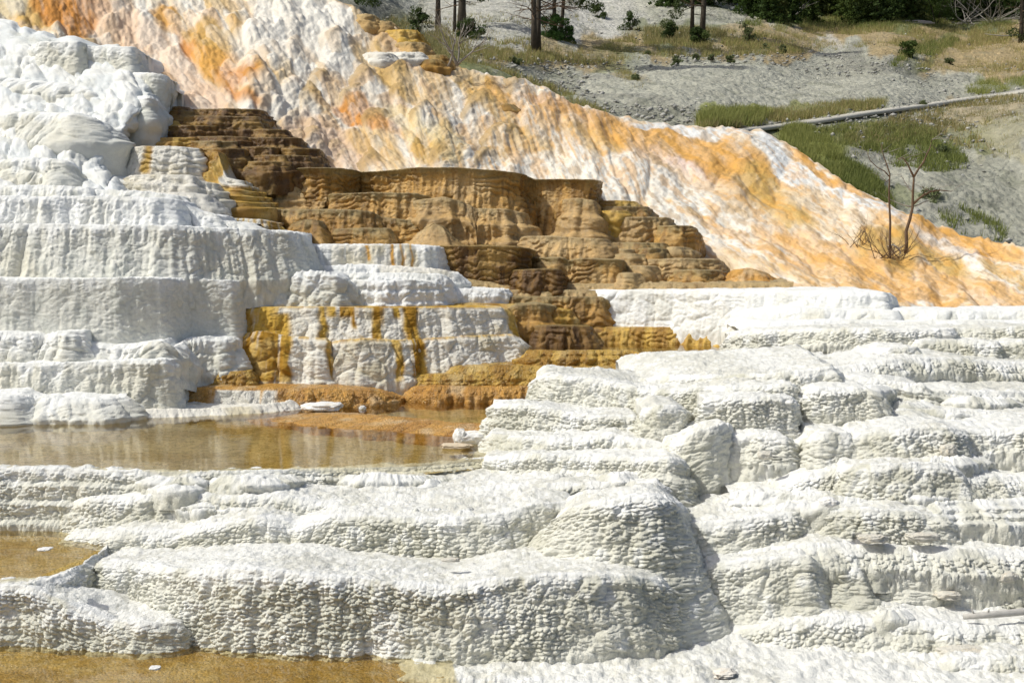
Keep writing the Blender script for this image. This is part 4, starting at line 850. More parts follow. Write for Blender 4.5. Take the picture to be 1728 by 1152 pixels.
WB = dict(skirt=1.2, m=M_SMOOTH, micro=(0.008, .1), fine=0.02, crumb=0.05, rim=0.01, pal=pal_white)
terrace('white_block', [(50, 95, 35.8, 125), (58, 78, 35.2, 125), (75, 71, 34.9, 128), (130, 70, 34.6, 130), (145, 76, 34.9, 130), (160, 79, 34.8, 130), (222, 80, 34.4, 128), (230, 86, 34.8, 128), (233, 90, 36, 128)], back=1.5, flare=0.1, lobe=(0.12, 0.6), bulge=(0.04, .4), over=0.04, **WB)
terrace('white_block', [(222, 130, 34.6, 180), (228, 123, 34.2, 182), (260, 123, 33.8, 185), (278, 128, 33.9, 185), (283, 135, 35, 180)], back=1.2, flare=-0.1, lobe=(0.1, 0.6), bulge=(0.05, .4), **WB)
terrace('cream_block', [(276, 158, 34.8, 182), (279, 150, 34.3, 182), (294, 152, 34.2, 180), (297, 157, 35, 178)], back=.8, flare=-0.15, lobe=(0.04, 0.4), bulge=(0.03, .3), m=M_SMOOTH, micro=(0.008, .1), fine=0.02, crumb=0.03, rim=0.01, pal=pal_cream)
terrace('white_block', [(205, 178, 33.8, 200), (226, 163, 33.2, 205), (250, 161, 33.0, 205), (260, 165, 33.4, 200), (270, 185, 34, 200)], back=1.2, flare=0.2, lobe=(0.08, 0.5), bulge=(0.08, .4), **WB)
terrace('white_block', [(-60, 202, 32.8, 250), (0, 190, 32.3, 250), (60, 188, 32.0, 245), (130, 190, 31.6, 245), (155, 200, 31.7, 240), (166, 225, 32.6, 240)], back=1.3, flare=0.5, lobe=(0.2, 0.9), bulge=(0.12, .6), r=0.15, **WB)
terrace('white_block', [(-100, 275, 30.4, 312), (0, 272, 30.2, 312), (18, 268, 29.9, 314), (60, 266, 29.8, 314), (110, 270, 29.7, 314), (125, 285, 29.9, 315), (150, 305, 30.6, 316)], back=1.5, flare=0.2, lobe=(0.15, 0.5), bulge=(0.08, .4), **WB)
terrace('white_block', [(-80, 132, 34.8, 150), (0, 128, 34.4, 150), (60, 136, 34.0, 156), (100, 140, 33.8, 160), (150, 150, 33.6, 175), (180, 170, 34, 185)], back=1.3, flare=0.3, lobe=(0.15, 0.5), bulge=(0.12, .4), r=0.1, **WB)

# ---- far hillside
DG = TPS([(500, 40, 52), (600, 10, 60), (600, -80, 90), (700, 100, 52), (700, 0, 92), (800, 110, 53), (800, 60, 66), (900, 90, 62), (900, 150, 54), (900, 30, 80), (1000, 180, 52), (1000, 100, 66), (1000, 0, 110), (1100, 95, 70), (1200, 20, 100), (1300, 95, 72), (1300, 130, 66), (1300, 220, 53), (1400, 250, 50),
          (1500, 100, 77), (1500, 150, 66), (1500, 340, 45), (1728, 130, 76), (1728, 165, 62), (1728, 420, 42), (1400, 40, 110), (1250, 5, 112), (1600, 60, 105), (1728, 60, 102), (1200, -60, 140), (1728, -80, 140), (1950, 60, 100), (1950, 440, 42), (1950, 160, 62), (1600, 250, 52), (1728, 300, 49), (1100, 150, 58), (1400, 180, 58)])
nyG, nxG = 330, 820
pxG = np.linspace(480, 1960, nxG); tG = np.linspace(0, 1, nyG)[:, None]
gbot = np.interp(pxG, FE[:, 0], FE[:, 1]) + 26
PYg = -100 * (1 - tG) + gbot[None] * tG; PXg = np.broadcast_to(pxG[None], PYg.shape)
DGv = DG(PXg, PYg)
Bs = P(PXg, PYg, DGv); Nm = normals(Bs)
WX, WY = Bs[..., 0], Bs[..., 1]
n1 = fbm(WX / 5, WY / 5, None, 5, 151); n2 = fbm(WX / 1.2, WY / 1.2, None, 5, 152, .6); n3 = fbm(WX / 0.5, WY / 0.5, None, 3, 153)
pl_ = np.interp(PXg, [1250, 1290, 1380, 1470, 1560, 1640, 1728, 1850], [224, 219, 207, 193, 181, 169, 157, 140])
kp = 1 - np.exp(-((PYg - pl_ - 4) / 14) ** 2) * (PXg > 1200)
G = Bs + Nm * ((0.40 * n1 + 0.16 * np.abs(n2) + 0.05 * n3) * kp)[..., None]
GY_ = (0.345, 0.345, 0.28); GL = (0.45, 0.445, 0.37); GRN = (0.17, 0.19, 0.075); TAN = (0.40, 0.31, 0.17); GD = (0.25, 0.245, 0.215); SL = (0.60, 0.585, 0.54)
Cg = mix(GY_, GL, ss(-0.3, 0.3, n1)); Cg = mix(Cg, GD, ss(0.0, 0.5, n2) * 0.6)
Cg = blobs(Cg, PXg, PYg, [(700, 90, 130, 50, 20, GRN, .6), (620, 20, 80, 30, 20, GD, .6), (800, 140, 120, 22, 22, GRN, .75), (960, 90, 160, 24, 0, TAN, .8), (900, 150, 130, 14, 18, GRN, .7), (1040, 110, 50, 14, 0, GRN, .55), (1060, 140, 30, 14, 30, TAN, .6), (820, 30, 130, 50, 0, SL, .5), (1000, 20, 100, 50, 20, SL, .5), (1000, 50, 60, 30, 20, SL, .5),
    (1150, 85, 200, 14, 0, TAN, .85), (1140, 60, 90, 22, 0, GRN, .6), (1330, 70, 130, 26, 0, TAN, .85), (1290, 30, 140, 15, 26, SL, 1), (1350, 62, 45, 9, 30, SL, .9), (1500, 55, 230, 30, 0, TAN, .9), (1650, 90, 160, 46, 5, TAN, .95), (1560, 90, 70, 14, -20, GRN, .8), (1480, 45, 130, 8, 0, GRN, .6), (1600, 25, 400, 22, 0, GRN, .8),
    (1300, 150, 260, 50, 2, GL, .65), (1180, 130, 120, 40, 0, GL, .6), (1480, 110, 60, 16, 0, GD, .6), (1430, 145, 60, 12, 20, GL, .8), (1230, 200, 70, 16, 0, (0.30, 0.32, 0.10), .9), (1330, 195, 170, 12, -6, (0.27, 0.28, 0.11), .85), (1430, 185, 60, 12, 0, GRN, .5), (1440, 235, 150, 26, -4, GRN, .85), (1370, 260, 70, 40, 40, (0.20, 0.22, 0.06), .95), (1440, 320, 80, 36, 38, GRN, .9),
    (1590, 205, 180, 24, -12, TAN, .6), (1560, 230, 120, 30, 0, GRN, .45), (1700, 230, 90, 40, 0, (0.36, 0.33, 0.2), .6), (1660, 330, 120, 60, 10, GY_, .6), (1640, 250, 40, 12, 0, GRN, .6), (1690, 145, 60, 12, -10, GRN, .7), (1540, 340, 50, 14, 20, GRN, .6)], 22, 160)
Cg = mix(Cg, (0.22, 0.23, 0.17), ss(0.2, 0.55, fbm(WX / 0.8, WY / 0.8, None, 4, 161)) * 0.45)
tag(grid_mesh('hillside', G, Cg, M_HILL), None, None, None, 'structure')
print('hill', G.shape, DGv.min(), DGv.max()); print('slopeY', DF(PXf, PYf).min(), DF(PXf, PYf).max())

def on_hill(x, y, dz=0.0):
    p = P(x, y, float(DG(np.array(float(x)), np.array(float(y))))); return (float(p[0]), float(p[1]), float(p[2]) + dz)
def on_slope(x, y):
    p = P(x, y, float(DF(np.array(float(x)), np.array(float(y)))) - 0.15); return (float(p[0]), float(p[1]), float(p[2]))

# boardwalk across the hill
pw = [(1250, 224), (1290, 219), (1380, 207), (1470, 193), (1560, 181), (1640, 169), (1728, 157), (1850, 140)]
V = []; T = []
NP = 90
px_ = np.linspace(1250, 1850, NP); py_ = np.interp(px_, [p[0] for p in pw], [p[1] for p in pw])
wd = 1.2
for i in range(NP):
    x, y, z = on_hill(px_[i], py_[i])
    z += 0.22
    V += [(x, y - 0.55, z - 0.29), (x, y - 0.55, z - 0.18), (x, y - 0.55 + wd, z - 0.01), (x, y - 0.55 + wd, z - 0.2)]
for i in range(NP - 1):
    a = i * 4; b = a + 4
    for k in range(4): T.append((a + k, b + k, b + (k + 1) % 4, a + (k + 1) % 4))
T += [(0, 1, 2, 3), (NP * 4 - 4, NP * 4 - 1, NP * 4 - 2, NP * 4 - 3)]
tag(poly_mesh('path', V, T, M_PATH, n=4), None, None, None, 'structure')

# =================================================================== PLANTS AND WOOD
class MB:
    def __init__(s): s.V = []; s.T = []; s.C = []
    def tube(s, pts, rad, k=6):
        pts = [Vector(p) for p in pts]; base = len(s.V)
        for i, p in enumerate(pts):
            d = (pts[min(i + 1, len(pts) - 1)] - pts[max(i - 1, 0)]).normalized()
            u = d.cross(Vector((0.31, 0.2, 0.93))).normalized() if abs(d.z) < .95 else d.cross(Vector((1, 0, 0))).normalized()
            v = d.cross(u)
            for j in range(k):
                a = 2 * math.pi * j / k
                s.V.append(p + (u * math.cos(a) + v * math.sin(a)) * rad[i])
        for i in range(len(pts) - 1):
            for j in range(k):
                a = base + i * k + j; b = base + i * k + (j + 1) % k
                s.T.append((a, b, b + k, a + k))
        c = len(s.V); s.V.append(pts[-1] + (pts[-1] - pts[-2]).normalized() * rad[-1])
        c0 = len(s.V); s.V.append(pts[0])
        for j in range(k):
            e = base + (len(pts) - 1) * k
            s.T.append((e + j, e + (j + 1) % k, c, c)); s.T.append((base + (j + 1) % k, base + j, c0, c0))
    def build(s, name, m, parent=None):
        me = bpy.data.meshes.new(name)
        me.from_pydata([tuple(v) for v in s.V], [], [tuple(dict.fromkeys(t)) for t in s.T]); me.update()
        me.polygons.foreach_set('use_smooth', [True] * len(me.polygons))
        return link(name, me, m, parent)

def empty(name, loc, label, cat, group=None):
    o = bpy.data.objects.new(name, None); COL.objects.link(o); o.location = loc
    return tag(o, label, cat, group)

def limb(mb, rng, p, d, ln, r, depth, bend=0.25, taper=0.45, kids=3, up=0.1, spread=0.8):
    n = 6; pts = [p]; rad = [r]; q = Vector(p); dd = Vector(d).normalized()
    for i in range(n):
        dd = (dd + Vector((rng.uniform(-1, 1), rng.uniform(-1, 1), rng.uniform(-.8, .8) + up)) * bend).normalized()
        q = q + dd * ln / n; pts.append(q.copy()); rad.append(r * (1 - (1 - taper) * (i + 1) / n))
    rad[-1] *= 0.6
    mb.tube(pts, rad, 6 if depth > 1 else 4)
    if depth > 0:
        for k in range(kids):
            i = rng.randint(2, n)
            side = Vector((rng.uniform(-1, 1), rng.uniform(-1, 1), rng.uniform(-.3, .8)))
            nd = (dd + side * spread).normalized()
            limb(mb, rng, pts[i], nd, ln * rng.uniform(.35, .65), rad[i] * 0.6, depth - 1, bend, taper, kids, up, spread)

def leaves(rng, centers, n, size, col, col2, flat=1.0, cr=0.15):
    """many small two-triangle leaf clumps round the centres; centres: (x,y,z,radius)"""
    C = np.array(centers); k = rng.integers(0, len(C), n)
    d = rng.normal(size=(n, 3)); d /= np.linalg.norm(d, axis=1, keepdims=True)
    r = rng.uniform(0.35, 1.05, n) ** 0.6
    pos = C[k, :3] + d * (r * C[k, 3])[:, None] * np.array([1, 1, flat])
    a = rng.normal(size=(n, 3)); a /= np.linalg.norm(a, axis=1, keepdims=True)
    b = np.cross(a, rng.normal(size=(n, 3))); b /= np.linalg.norm(b, axis=1, keepdims=True)
    sz = size * rng.uniform(0.5, 1.3, n)[:, None]
    V = np.stack([pos - a * sz, pos - b * sz * 0.35, pos + a * sz, pos + b * sz * 0.35], 1).reshape(-1, 3)
    T = np.arange(n * 4).reshape(n, 4)
    f = rng.random(n); tint = rng.random(len(C))[k] * 0.6 + f * 0.4
    Cc = np.array(col) * (1 - tint[:, None]) + np.array(col2) * tint[:, None]
    return V, T, np.repeat(Cc, 4, 0)

G1, G2 = (0.035, 0.065, 0.018), (0.11, 0.15, 0.04)
def bush(x, y, hgt, wid, label, group=None, col=G1, col2=G2, n=1400, seed=1, name='bush', loc=None, stems=5):
    rng = np.random.default_rng(seed); rr = random.Random(seed)
    o = empty(name, loc or on_hill(x, y, -0.1), label, 'bush', group)
    mb = MB()
    cs = []
    for i in range(stems):
        tx = rr.uniform(-.4, .4) * wid; ty = rr.uniform(-.4, .4) * wid; tz = hgt * rr.uniform(.6, .95)
        mb.tube([(0, 0, 0), (tx * .4, ty * .4, tz * .5), (tx, ty, tz)], [0.03, 0.02, 0.008], 5)
    for i in range(16):
        a = rr.uniform(0, 6.28); r_ = rr.uniform(0, .42) * wid
        zz = rr.uniform(.12, .85) * hgt; k = 1 - 0.6 * (zz / hgt) ** 1.5
        cs.append((math.cos(a) * r_ * k, math.sin(a) * r_ * k, zz, rr.uniform(.1, .2) * (wid + hgt) * .5))
    mb.build('stem', M_BARK, o)
    V, T, C = leaves(rng, cs, n, 0.07, col, col2, 0.8)
    poly_mesh('foliage', V, T, M_LEAF, C, 4, parent=o)
    return o

# conifer with whorled boughs
def conifer_mesh(seed, H, Rr, n=5200, bare=0.05, col=G1, col2=G2, size=0.14):
    rng = np.random.default_rng(seed); cs = []
    z = H * bare
    while z < H:
        k = 1 - (z - H * bare) / (H * (1 - bare)); rad = Rr * (k ** 0.75) * rng.uniform(.75, 1.1)
        nb_ = max(3, int(6 * k + 2))
        a0 = rng.uniform(0, 6.28)
        for i in range(nb_):
            a = a0 + 6.283 * i / nb_ + rng.uniform(-.3, .3)
            L = rad * rng.uniform(.6, 1.1)
            for f in (0.35, 0.65, 0.95):
                cs.append((math.cos(a) * L * f, math.sin(a) * L * f, z - 0.22 * L * f * f + rng.uniform(-.05, .05), 0.10 + 0.16 * Rr * (1.1 - f)))
        z += H * 0.045
    return leaves(rng, cs, n, size, col, col2, 0.6)
PROTO = []
for i, (H, Rr, c1, c2) in enumerate([(7, 1.6, G1, (0.09, 0.14, 0.03)), (5.5, 1.5, (0.05, 0.085, 0.02), (0.15, 0.20, 0.05)), (8, 1.9, (0.03, 0.055, 0.015), (0.08, 0.12, 0.03)), (4.5, 1.4, (0.06, 0.09, 0.02), (0.17, 0.20, 0.06))]):
    V, T, C = conifer_mesh(200 + i, H, Rr, 5200, 0.02, c1, c2, 0.16)
    me_o = poly_mesh('crown', V, T, M_LEAF, C, 4); cme = me_o.data; bpy.data.objects.remove(me_o)
    mb = MB(); mb.tube([(0, 0, -0.5), (0.03, 0, H * .5), (0, 0.03, H * .97)], [0.14, 0.09, 0.02], 7)
    t_o = mb.build('trunk', M_BARK); tme = t_o.data; bpy.data.objects.remove(t_o)
    PROTO.append((cme, tme, H))
rr = random.Random(5)
forest = []
for i in range(30):
    x = 1262 + i * 16.5 + rr.uniform(-5, 5)
    if x > 1730: break
    forest.append((x, rr.uniform(24, 42) if 1290 < x < 1620 else rr.uniform(20, 36), rr.choice([0, 1, 2, 3])))
for i in range(22):
    forest.append((1130 + i * 28 + rr.uniform(-8, 8), rr.uniform(2, 14), rr.choice([0, 2])))
for i in range(16):
    forest.append((1120 + i * 40 + rr.uniform(-8, 8), rr.uniform(-22, -8), rr.choice([0, 2])))
PL = ['low bright green', 'mid green', 'dark green', 'pale yellow-green']
def place_words(x):
    return 'behind the tan meadow'
for i, (x, y, k) in enumerate(forest):
    if 1160 < x < 1235 and y < 0: continue
    loc = on_hill(x, y, -0.2)
    tone = ['deep green', 'mid green', 'darkest green', 'light yellow-green'][k]
    o = empty('conifer', loc, tone + ' conifer in the dense row of trees at the back of the meadow', 'conifer tree', 'conifers at the back of the meadow')
    sc = rr.uniform(.8, 1.15); o.scale = (sc * rr.uniform(.9, 1.2), sc, sc); o.rotation_euler = (0, 0, rr.uniform(0, 6.28))
    for nm, me in (('crown', PROTO[k][0]), ('trunk', PROTO[k][1])):
        c = bpy.data.objects.new(nm, me); COL.objects.link(c); c.parent = o

# pines with bare lower trunks standing on the hill (their tops leave the picture)
def pine(x, y, r, label, lean=0.0, seed=1, H=11, fol=3.2, low=None, x2=None):
    rr_ = random.Random(seed); rng = np.random.default_rng(seed)
    o = empty('pine_tree', on_hill(x, y, -0.15), label, 'pine tree')
    mb = MB()
    pts = []; rad = []
    for i in range(9):
        t = i / 8; pts.append((lean * t * H + 0.06 * math.sin(5 * t + seed), 0.05 * math.cos(4 * t + seed), H * t)); rad.append(r * (1.25 if i == 0 else 1) * (1 - .75 * t))
    mb.tube(pts, rad, 10); mb.build('trunk', M_BARK, o)
    for i in range(12):
        bb = MB()
        zz = rr_.uniform(1.4, fol + 1.5); a = rr_.uniform(0, 6.28)
        p = Vector((lean * zz, 0, zz))
        limb(bb, rr_, p, (math.cos(a), math.sin(a), rr_.uniform(-.3, .25)), rr_.uniform(.8, 1.9), 0.028, 2, 0.22, .4, 3, -0.02, .9)
        bb.build('dead_branch', M_DEADB, o)
    cs = []
    for i in range(70):
        zz = fol + (H - fol) * rr_.random() ** 0.8; a = rr_.uniform(0, 6.28); k = 1 - .7 * (zz - fol) / (H - fol)
        L = rr_.uniform(.3, 2.3) * k
        cs.append((lean * zz + math.cos(a) * L, math.sin(a) * L, zz, rr_.uniform(.25, .5)))
    if low:
        for (dx, dz, q) in low: cs += [(dx, rr_.uniform(-.3, .3), dz, q)] * 2
    V, T, C = leaves(rng, cs, 9000, 0.085, (0.04, 0.07, 0.02), (0.12, 0.15, 0.05), .6)
    poly_mesh('crown', V, T, M_LEAF, C, 4, parent=o)
    return o
pine(741, 48, 0.136, 'slim dark pine trunk left of the thicker twin trunks above the dead snag', 0.0, 11, low=[(-1.3, 2.0, .45), (-.7, 2.3, .4)])
pine(768, 55, 0.080, 'thin grey pine trunk pressed against the left side of a thick one', -0.01, 12, fol=3.6)
pine(778, 56, 0.208, 'thickest grey pine trunk on the slope behind the leafless snag', 0.0, 13, low=[(1.0, 1.9, .45), (1.7, 2.3, .4)])
pine(899, 88, 0.136, 'grey pine trunk growing straight beside a leaning twin left of a round green juniper', 0.0, 14, fol=4.2)
pine(906, 88, 0.128, 'leaning twin pine trunk just left of the round green juniper', 0.04, 15, fol=4.2)
pine(937, 70, 0.112, 'pine trunk rising out of the left side of the green juniper bush', 0.0, 16, fol=2.9, low=[(1.0, 2.2, .6)])
pine(948, 70, 0.104, 'slanting pine trunk rising out of the middle of the green juniper bush', 0.06, 17, fol=2.9, low=[(1.3, 2.0, .6)])
pine(1169, 62, 0.120, 'left and thinner of two pines above a dark round bush', -0.01, 18, fol=2.1, low=[(-1.0, 1.4, .5), (-1.4, 0.9, .5), (-.7, 2.0, .5)])
pine(1184, 64, 0.168, 'right and thicker of two pines above a dark round bush', 0.03, 19, fol=2.3)
pine(1722, 70, 0.160, 'reddish pine trunk at the right edge beside fallen branches', 0.0, 20, fol=1.9, low=[(-.4, .8, .5), (0.2, .4, .5)])
pine(1612, 20, 0.160, 'pine trunk standing in the conifer row behind the fallen branches', 0.0, 21, fol=2.4)
pine(1292, 28, 0.144, 'dark pine trunk left of the pale dead branches in the conifer row', 0.0, 22, fol=2.4)

bush(935, 76, 1.7, 2.0, 'bright green pointed juniper bush between the pine trunks', n=3600, seed=31, col=(0.045, 0.10, 0.02), col2=(0.10, 0.19, 0.04), name='juniper_bush')
bush(958, 76, 1.1, 1.2, 'lower right lobe of green juniper, a separate rounded bush right of the pointed one', n=1800, seed=32, col=(0.045, 0.10, 0.02), col2=(0.10, 0.19, 0.04), name='juniper_bush')
bush(1177, 76, 1.1, 2.1, 'dark green round bush at the foot of the two close pines', n=3000, seed=33)
bush(1535, 99, 1.2, 1.7, 'round green bush standing alone at the edge of the grey mound', n=2600, seed=34, col=(0.05, 0.09, 0.02), col2=(0.12, 0.17, 0.04))
bush(1063, 56, 1.5, 1.6, 'loose dark green bush on the pale slope left of two pines', n=1500, seed=35)
bush(1130, 68, 1.3, 1.2, 'dark upright bush left of the round bush under the pines', n=1500, seed=36)
bush(1262, 74, 1.4, 1.4, 'sparse grey-green shrub right of the pines on the tan grass', n=1100, seed=37, col=(0.1, 0.13, 0.05), col2=(0.2, 0.23, 0.1))
bush(795, 66, 1.3, 1.6, 'dark green juniper bush spilling right of the thick pine trunk', n=2200, seed=38)
bush(708, 55, 1.4, 1.6, 'dark green bush left of the thin pine trunk', n=1500, seed=39)
bush(604, 8, 1.3, 2.4, 'dark green bush beyond the top of the orange slope', n=2200, seed=40)
bush(1008, 35, 1.3, 1.8, 'dark bush on the pale slope halfway between the two pine groups', n=1600, seed=41)
bush(1580, 44, 3.2, 2.9, 'large bright green bush at the foot of the conifer row', n=5200, seed=42, col=(0.05, 0.09, 0.02), col2=(0.13, 0.19, 0.04))
SG1, SG2 = (0.10, 0.13, 0.055), (0.22, 0.25, 0.11)
for i, (x, y, hh, ww, lab) in enumerate([(1090, 98, .45, .7, 'small sage tuft farthest left on the crest of the grey mound'), (1043, 98, .4, .6, 'small green tuft on tan grass left of the grey mound'), (1140, 110, .55, .8, 'yellowish tuft highest of those on the left part of the grey mound'),
        (1175, 100, .35, .6, 'small sage tuft below the dark round bush under the pines'), (1200, 100, .35, .5, 'middle one of three tufts on the mound under the right pines'), (1232, 104, .4, .6, 'right one of three tufts on the mound under the right pines'),
        (1290, 86, .5, .8, 'grey shrub on the mound crest right of the pines'), (1320, 88, .5, .7, 'dark grey shrub on the mound crest nearest the rock outcrop'), (1600, 112, .7, .9, 'grey shrub right of the lone round bush on the mound edge'),
        (1570, 345, .7, 1.2, 'dark green shrub right of the dead saplings'), (1070, 145, .6, .9, 'pale green tuft on the left flank of the grey mound'), (868, 108, .4, .8, 'olive tuft on the stony slope below the twin trunks'),
        (1590, 262, .5, 1.0, 'green tuft on stony ground far right of the dead saplings'), (1555, 180, .4, .6, 'dark tuft on the uphill side of the boardwalk')]):
    bush(x, y, hh, ww, lab, 'low shrubs on the grey mound' if i < 9 else None, SG1, SG2, 500, 60 + i, 'shrub', stems=4)

# dead saplings on the orange slope
def dead(name, loc, label, trunks, seed, m=M_DEADB, depth=2, group=None, cat='dead tree'):
    rr_ = random.Random(seed); o = empty(name, loc, label, cat, group)
    for ti, (pts, r0, r1) in enumerate(trunks):
        tr = MB(); n = len(pts); tr.tube([Vector(p) for p in pts], [r0 + (r1 - r0) * i / (n - 1) for i in range(n)], 7)
        for k in range(depth):
            i = rr_.randint(n // 2, n - 1); a = rr_.choice([0, math.pi]) + rr_.uniform(-.7, .7)
            br = MB(); limb(br, rr_, Vector(pts[i]), (math.cos(a), math.sin(a) * .5, rr_.uniform(.1, .7)), rr_.uniform(.25, .6), r1 * .8, 1, .2, .4, 3, .05, .7); br.build('branch', M_DEAD, o)
        tr.build('trunk' if ti == 0 else 'bough', m, o)
    return o
b0 = on_slope(1500, 432); Yd = b0[1]; k_ = Yd / F
def rel(x, y, dy=0.0): return ((x - 1500) * k_, dy, (432 - y) * k_)
dead('dead_sapling', b0, 'bare straight dead sapling, left of the pair on the orange slope',
     [([rel(1502, 436), rel(1501, 405), rel(1501, 375), rel(1499, 345), rel(1498, 320), rel(1499, 295), rel(1493, 278), rel(1487, 262), rel(1484, 245)], 0.032, 0.007),
      ([rel(1499, 300), rel(1490, 290), rel(1478, 284), rel(1465, 272), rel(1460, 258)], 0.014, 0.005), ([rel(1501, 302, .1), rel(1494, 308), rel(1485, 300)], 0.012, 0.005)], 71, depth=3)
dead('dead_sapling', (b0[0] + (1526 - 1500) * k_, b0[1] - .1, b0[2]), 'forked dead sapling, right of the pair on the orange slope',
     [([rel(1500, 428), rel(1501, 410), rel(1500, 390), rel(1506, 370), rel(1510, 350), rel(1510, 325), rel(1511, 308), rel(1511, 298)], 0.044, 0.02),
      ([rel(1511, 300), rel(1518, 288), rel(1527, 275), rel(1532, 262), rel(1537, 252), rel(1540, 238)], 0.026, 0.009),
      ([rel(1511, 300), rel(1505, 288), rel(1500, 278), rel(1492, 268), rel(1484, 270)], 0.024, 0.008),
      ([rel(1511, 345), rel(1518, 338), rel(1528, 330), rel(1540, 324), rel(1556, 322), rel(1574, 324)], 0.03, 0.008), ([rel(1528, 330), rel(1532, 320), rel(1545, 325)], 0.014, 0.006)], 72, depth=3)
# dead brush at their feet
def brush(name, loc, label, n, ln, seed, m=M_DEADB, spread=(1, 1), zup=.5, rad=.02, cat='dead shrub', kids=3, dep=2):
    rr_ = random.Random(seed); mb = MB()
    for i in range(n):
        a = rr_.uniform(0, 6.28)
        limb(mb, rr_, Vector((rr_.uniform(-1, 1) * spread[0], rr_.uniform(-1, 1) * spread[1], 0)), (math.cos(a), math.sin(a) * .5, zup * rr_.uniform(.3, 1.6)), ln * rr_.uniform(.5, 1.2), rad, dep, .3, .4, kids, .05, .8)
    o = mb.build(name, m); o.location = loc; return tag(o, label, cat)
brush('dead_shrub', on_slope(1500, 436), 'tangle of brown dead twigs at the foot of the two saplings', 16, .7, 81, spread=(.35, .2), zup=.8, rad=.011)
brush('dead_shrub', on_slope(1455, 418), 'low brown dead twigs left of the two saplings', 14, .55, 82, spread=(.35, .2), zup=.9, rad=.008)
for i, (xx, yy, lab) in enumerate([(1508, 425, 'curled white dead branch in front of the brown twigs')]):
    mb = MB(); mb.tube([(-.22, -.3, .12), (-.1, -.32, .16), (0.02, -.3, .08), (.08, -.3, -.02), (.0, -.34, -.12)], [.012, .018, .022, .02, .014], 6)
    mb.tube([(0.02, -.3, .08), (.12, -.32, .14)], [.014, .006], 5)
    o = mb.build('bleached_branch', M_LOG); o.location = on_slope(xx, yy); tag(o, lab, 'branch')
# leafless snag at the top of the orange slope
sg = P(765, 112, 42.0); brush('snag', tuple(float(v) for v in sg), 'leafless grey snag with crooked branches on the crest of the orange slope', 5, 1.25, 83, M_DEAD, (.15, .1), 2.4, .035, 'dead tree', 4, 3)
brush('fallen_branches', on_hill(1650, 42), 'heap of long grey fallen branches at the right end of the conifer row', 26, 4.2, 84, M_DEAD, (1.8, .5), .28, .045, 'branches', 3, 2)
brush('fallen_branches', on_hill(1325, 30), 'pale bare branches poking out of the conifers behind the white strip', 12, 2.4, 85, M_DEAD, (1.0, .3), .9, .04, 'branches', 3, 2)
mb = MB(); mb.tube([(-1.2, 0, .15), (-.4, 0.1, .2), (.5, 0, .18), (1.3, -.1, .12)], [.1, .16, .17, .12], 8); mb.tube([(-.9, -.2, .05), (.1, -.25, .05), (1.5, -.2, .08)], [.09, .1, .06], 8)
o = mb.build('fallen_log', M_DEAD); o.location = on_hill(1541, 42); tag(o, 'short pale fallen log in the meadow left of the large bright bush', 'log')
mb = MB(); mb.tube([(-2.0, 0, .35), (-.8, 0.0, .2), (.6, 0, .3), (1.6, -.1, .5)], [.02, .04, .05, .06], 7)
o = mb.build('fallen_log', M_DEAD); o.location = on_hill(1710, 66); tag(o, 'thin bare fallen branch lying in the grass below the branch heap', 'log')

# bleached log at the lower right
lp = [P(x, y, Y) for (x, y, Y) in ((1626, 1040, 14.95), (1665, 1037, 14.95), (1700, 1034, 15.0), (1760, 1028, 15.05), (1850, 1020, 15.1))]
c0 = Vector([float(v) for v in lp[2]])
mb = MB(); mb.tube([Vector([float(v) for v in p]) - c0 for p in lp], [.030, .036, .038, .042, .045], 12)
lg = mb.build('trunk', M_LOG)
root = empty('bleached_log', tuple(c0), 'smooth grey bleached log lying on white crust at the lower right edge', 'log')
lg.parent = root
mb = MB(); q = Vector([float(v) for v in P(1644, 1036, 14.95)]) - c0
mb.tube([q, q + Vector((-.02, -.01, .035)), q + Vector((-.03, -.01, .07))], [.012, .009, .006], 6); mb.build('twig_stub', M_LOG, root)
q = Vector([float(v) for v in P(1668, 1032, 14.9)]) - c0
mb = MB(); mb.tube([q, q + Vector((0, -.01, .03))], [.012, .008], 6); mb.build('twig_stub', M_LOG, root)

# rocks
def rock(name, px, py, Y, sx, sy, sz, label, seed, pal=(0.82, 0.81, 0.78), m=M_WHITE, cat='rock'):
    nu, nv = 60, 36
    u, v = np.meshgrid(np.linspace(0, 2 * np.pi, nu), np.linspace(-np.pi / 2, np.pi / 2, nv))
    x = np.cos(v) * np.cos(u); y = np.cos(v) * np.sin(u); z = np.sin(v)
    r = 1 + 0.35 * fbm(x * 1.6 + seed, y * 1.6, z * 1.6, 4, seed) + 0.12 * fbm(x * 6 + seed, y * 6, z * 6, 3, seed + 1)
    x, y, z = np.sign(x) * np.abs(x) ** .8 * r, np.sign(y) * np.abs(y) ** .8 * r, np.sign(z) * np.abs(z) ** .7 * r
    G = np.stack([x * sx, y * sy, z * sz], -1)
    c = mix(pal, (0.7, 0.6, 0.45), ss(0.1, .5, fbm(x * 3, y * 3, z * 3, 3, seed + 3)) * .5)
    o = grid_mesh(name, G, c, m); p = P(px, py, Y); o.location = [float(a) for a in p]
    return tag(o, label, cat)
rock('flat_rock', 545, 686, 24.3, .34, .3, .07, 'flat white slab lying in the shallows left of the small white lump', 301)
rock('small_rock', 631, 678, 25.2, .11, .1, .08, 'small white lump in the shallows above the orange mound', 302)
rock('small_rock', 612, 688, 24.6, .06, .06, .04, 'tiny cream pebble below the small white lump', 303)
rock('white_rock', 796, 740, 20.6, .22, .2, .10, 'bright white crusty rock at the right end of the main pool', 304)
rock('white_rock', 776, 737, 20.5, .09, .1, .12, 'upright white chunk at the left end of the crusty rock by the pool', 305)
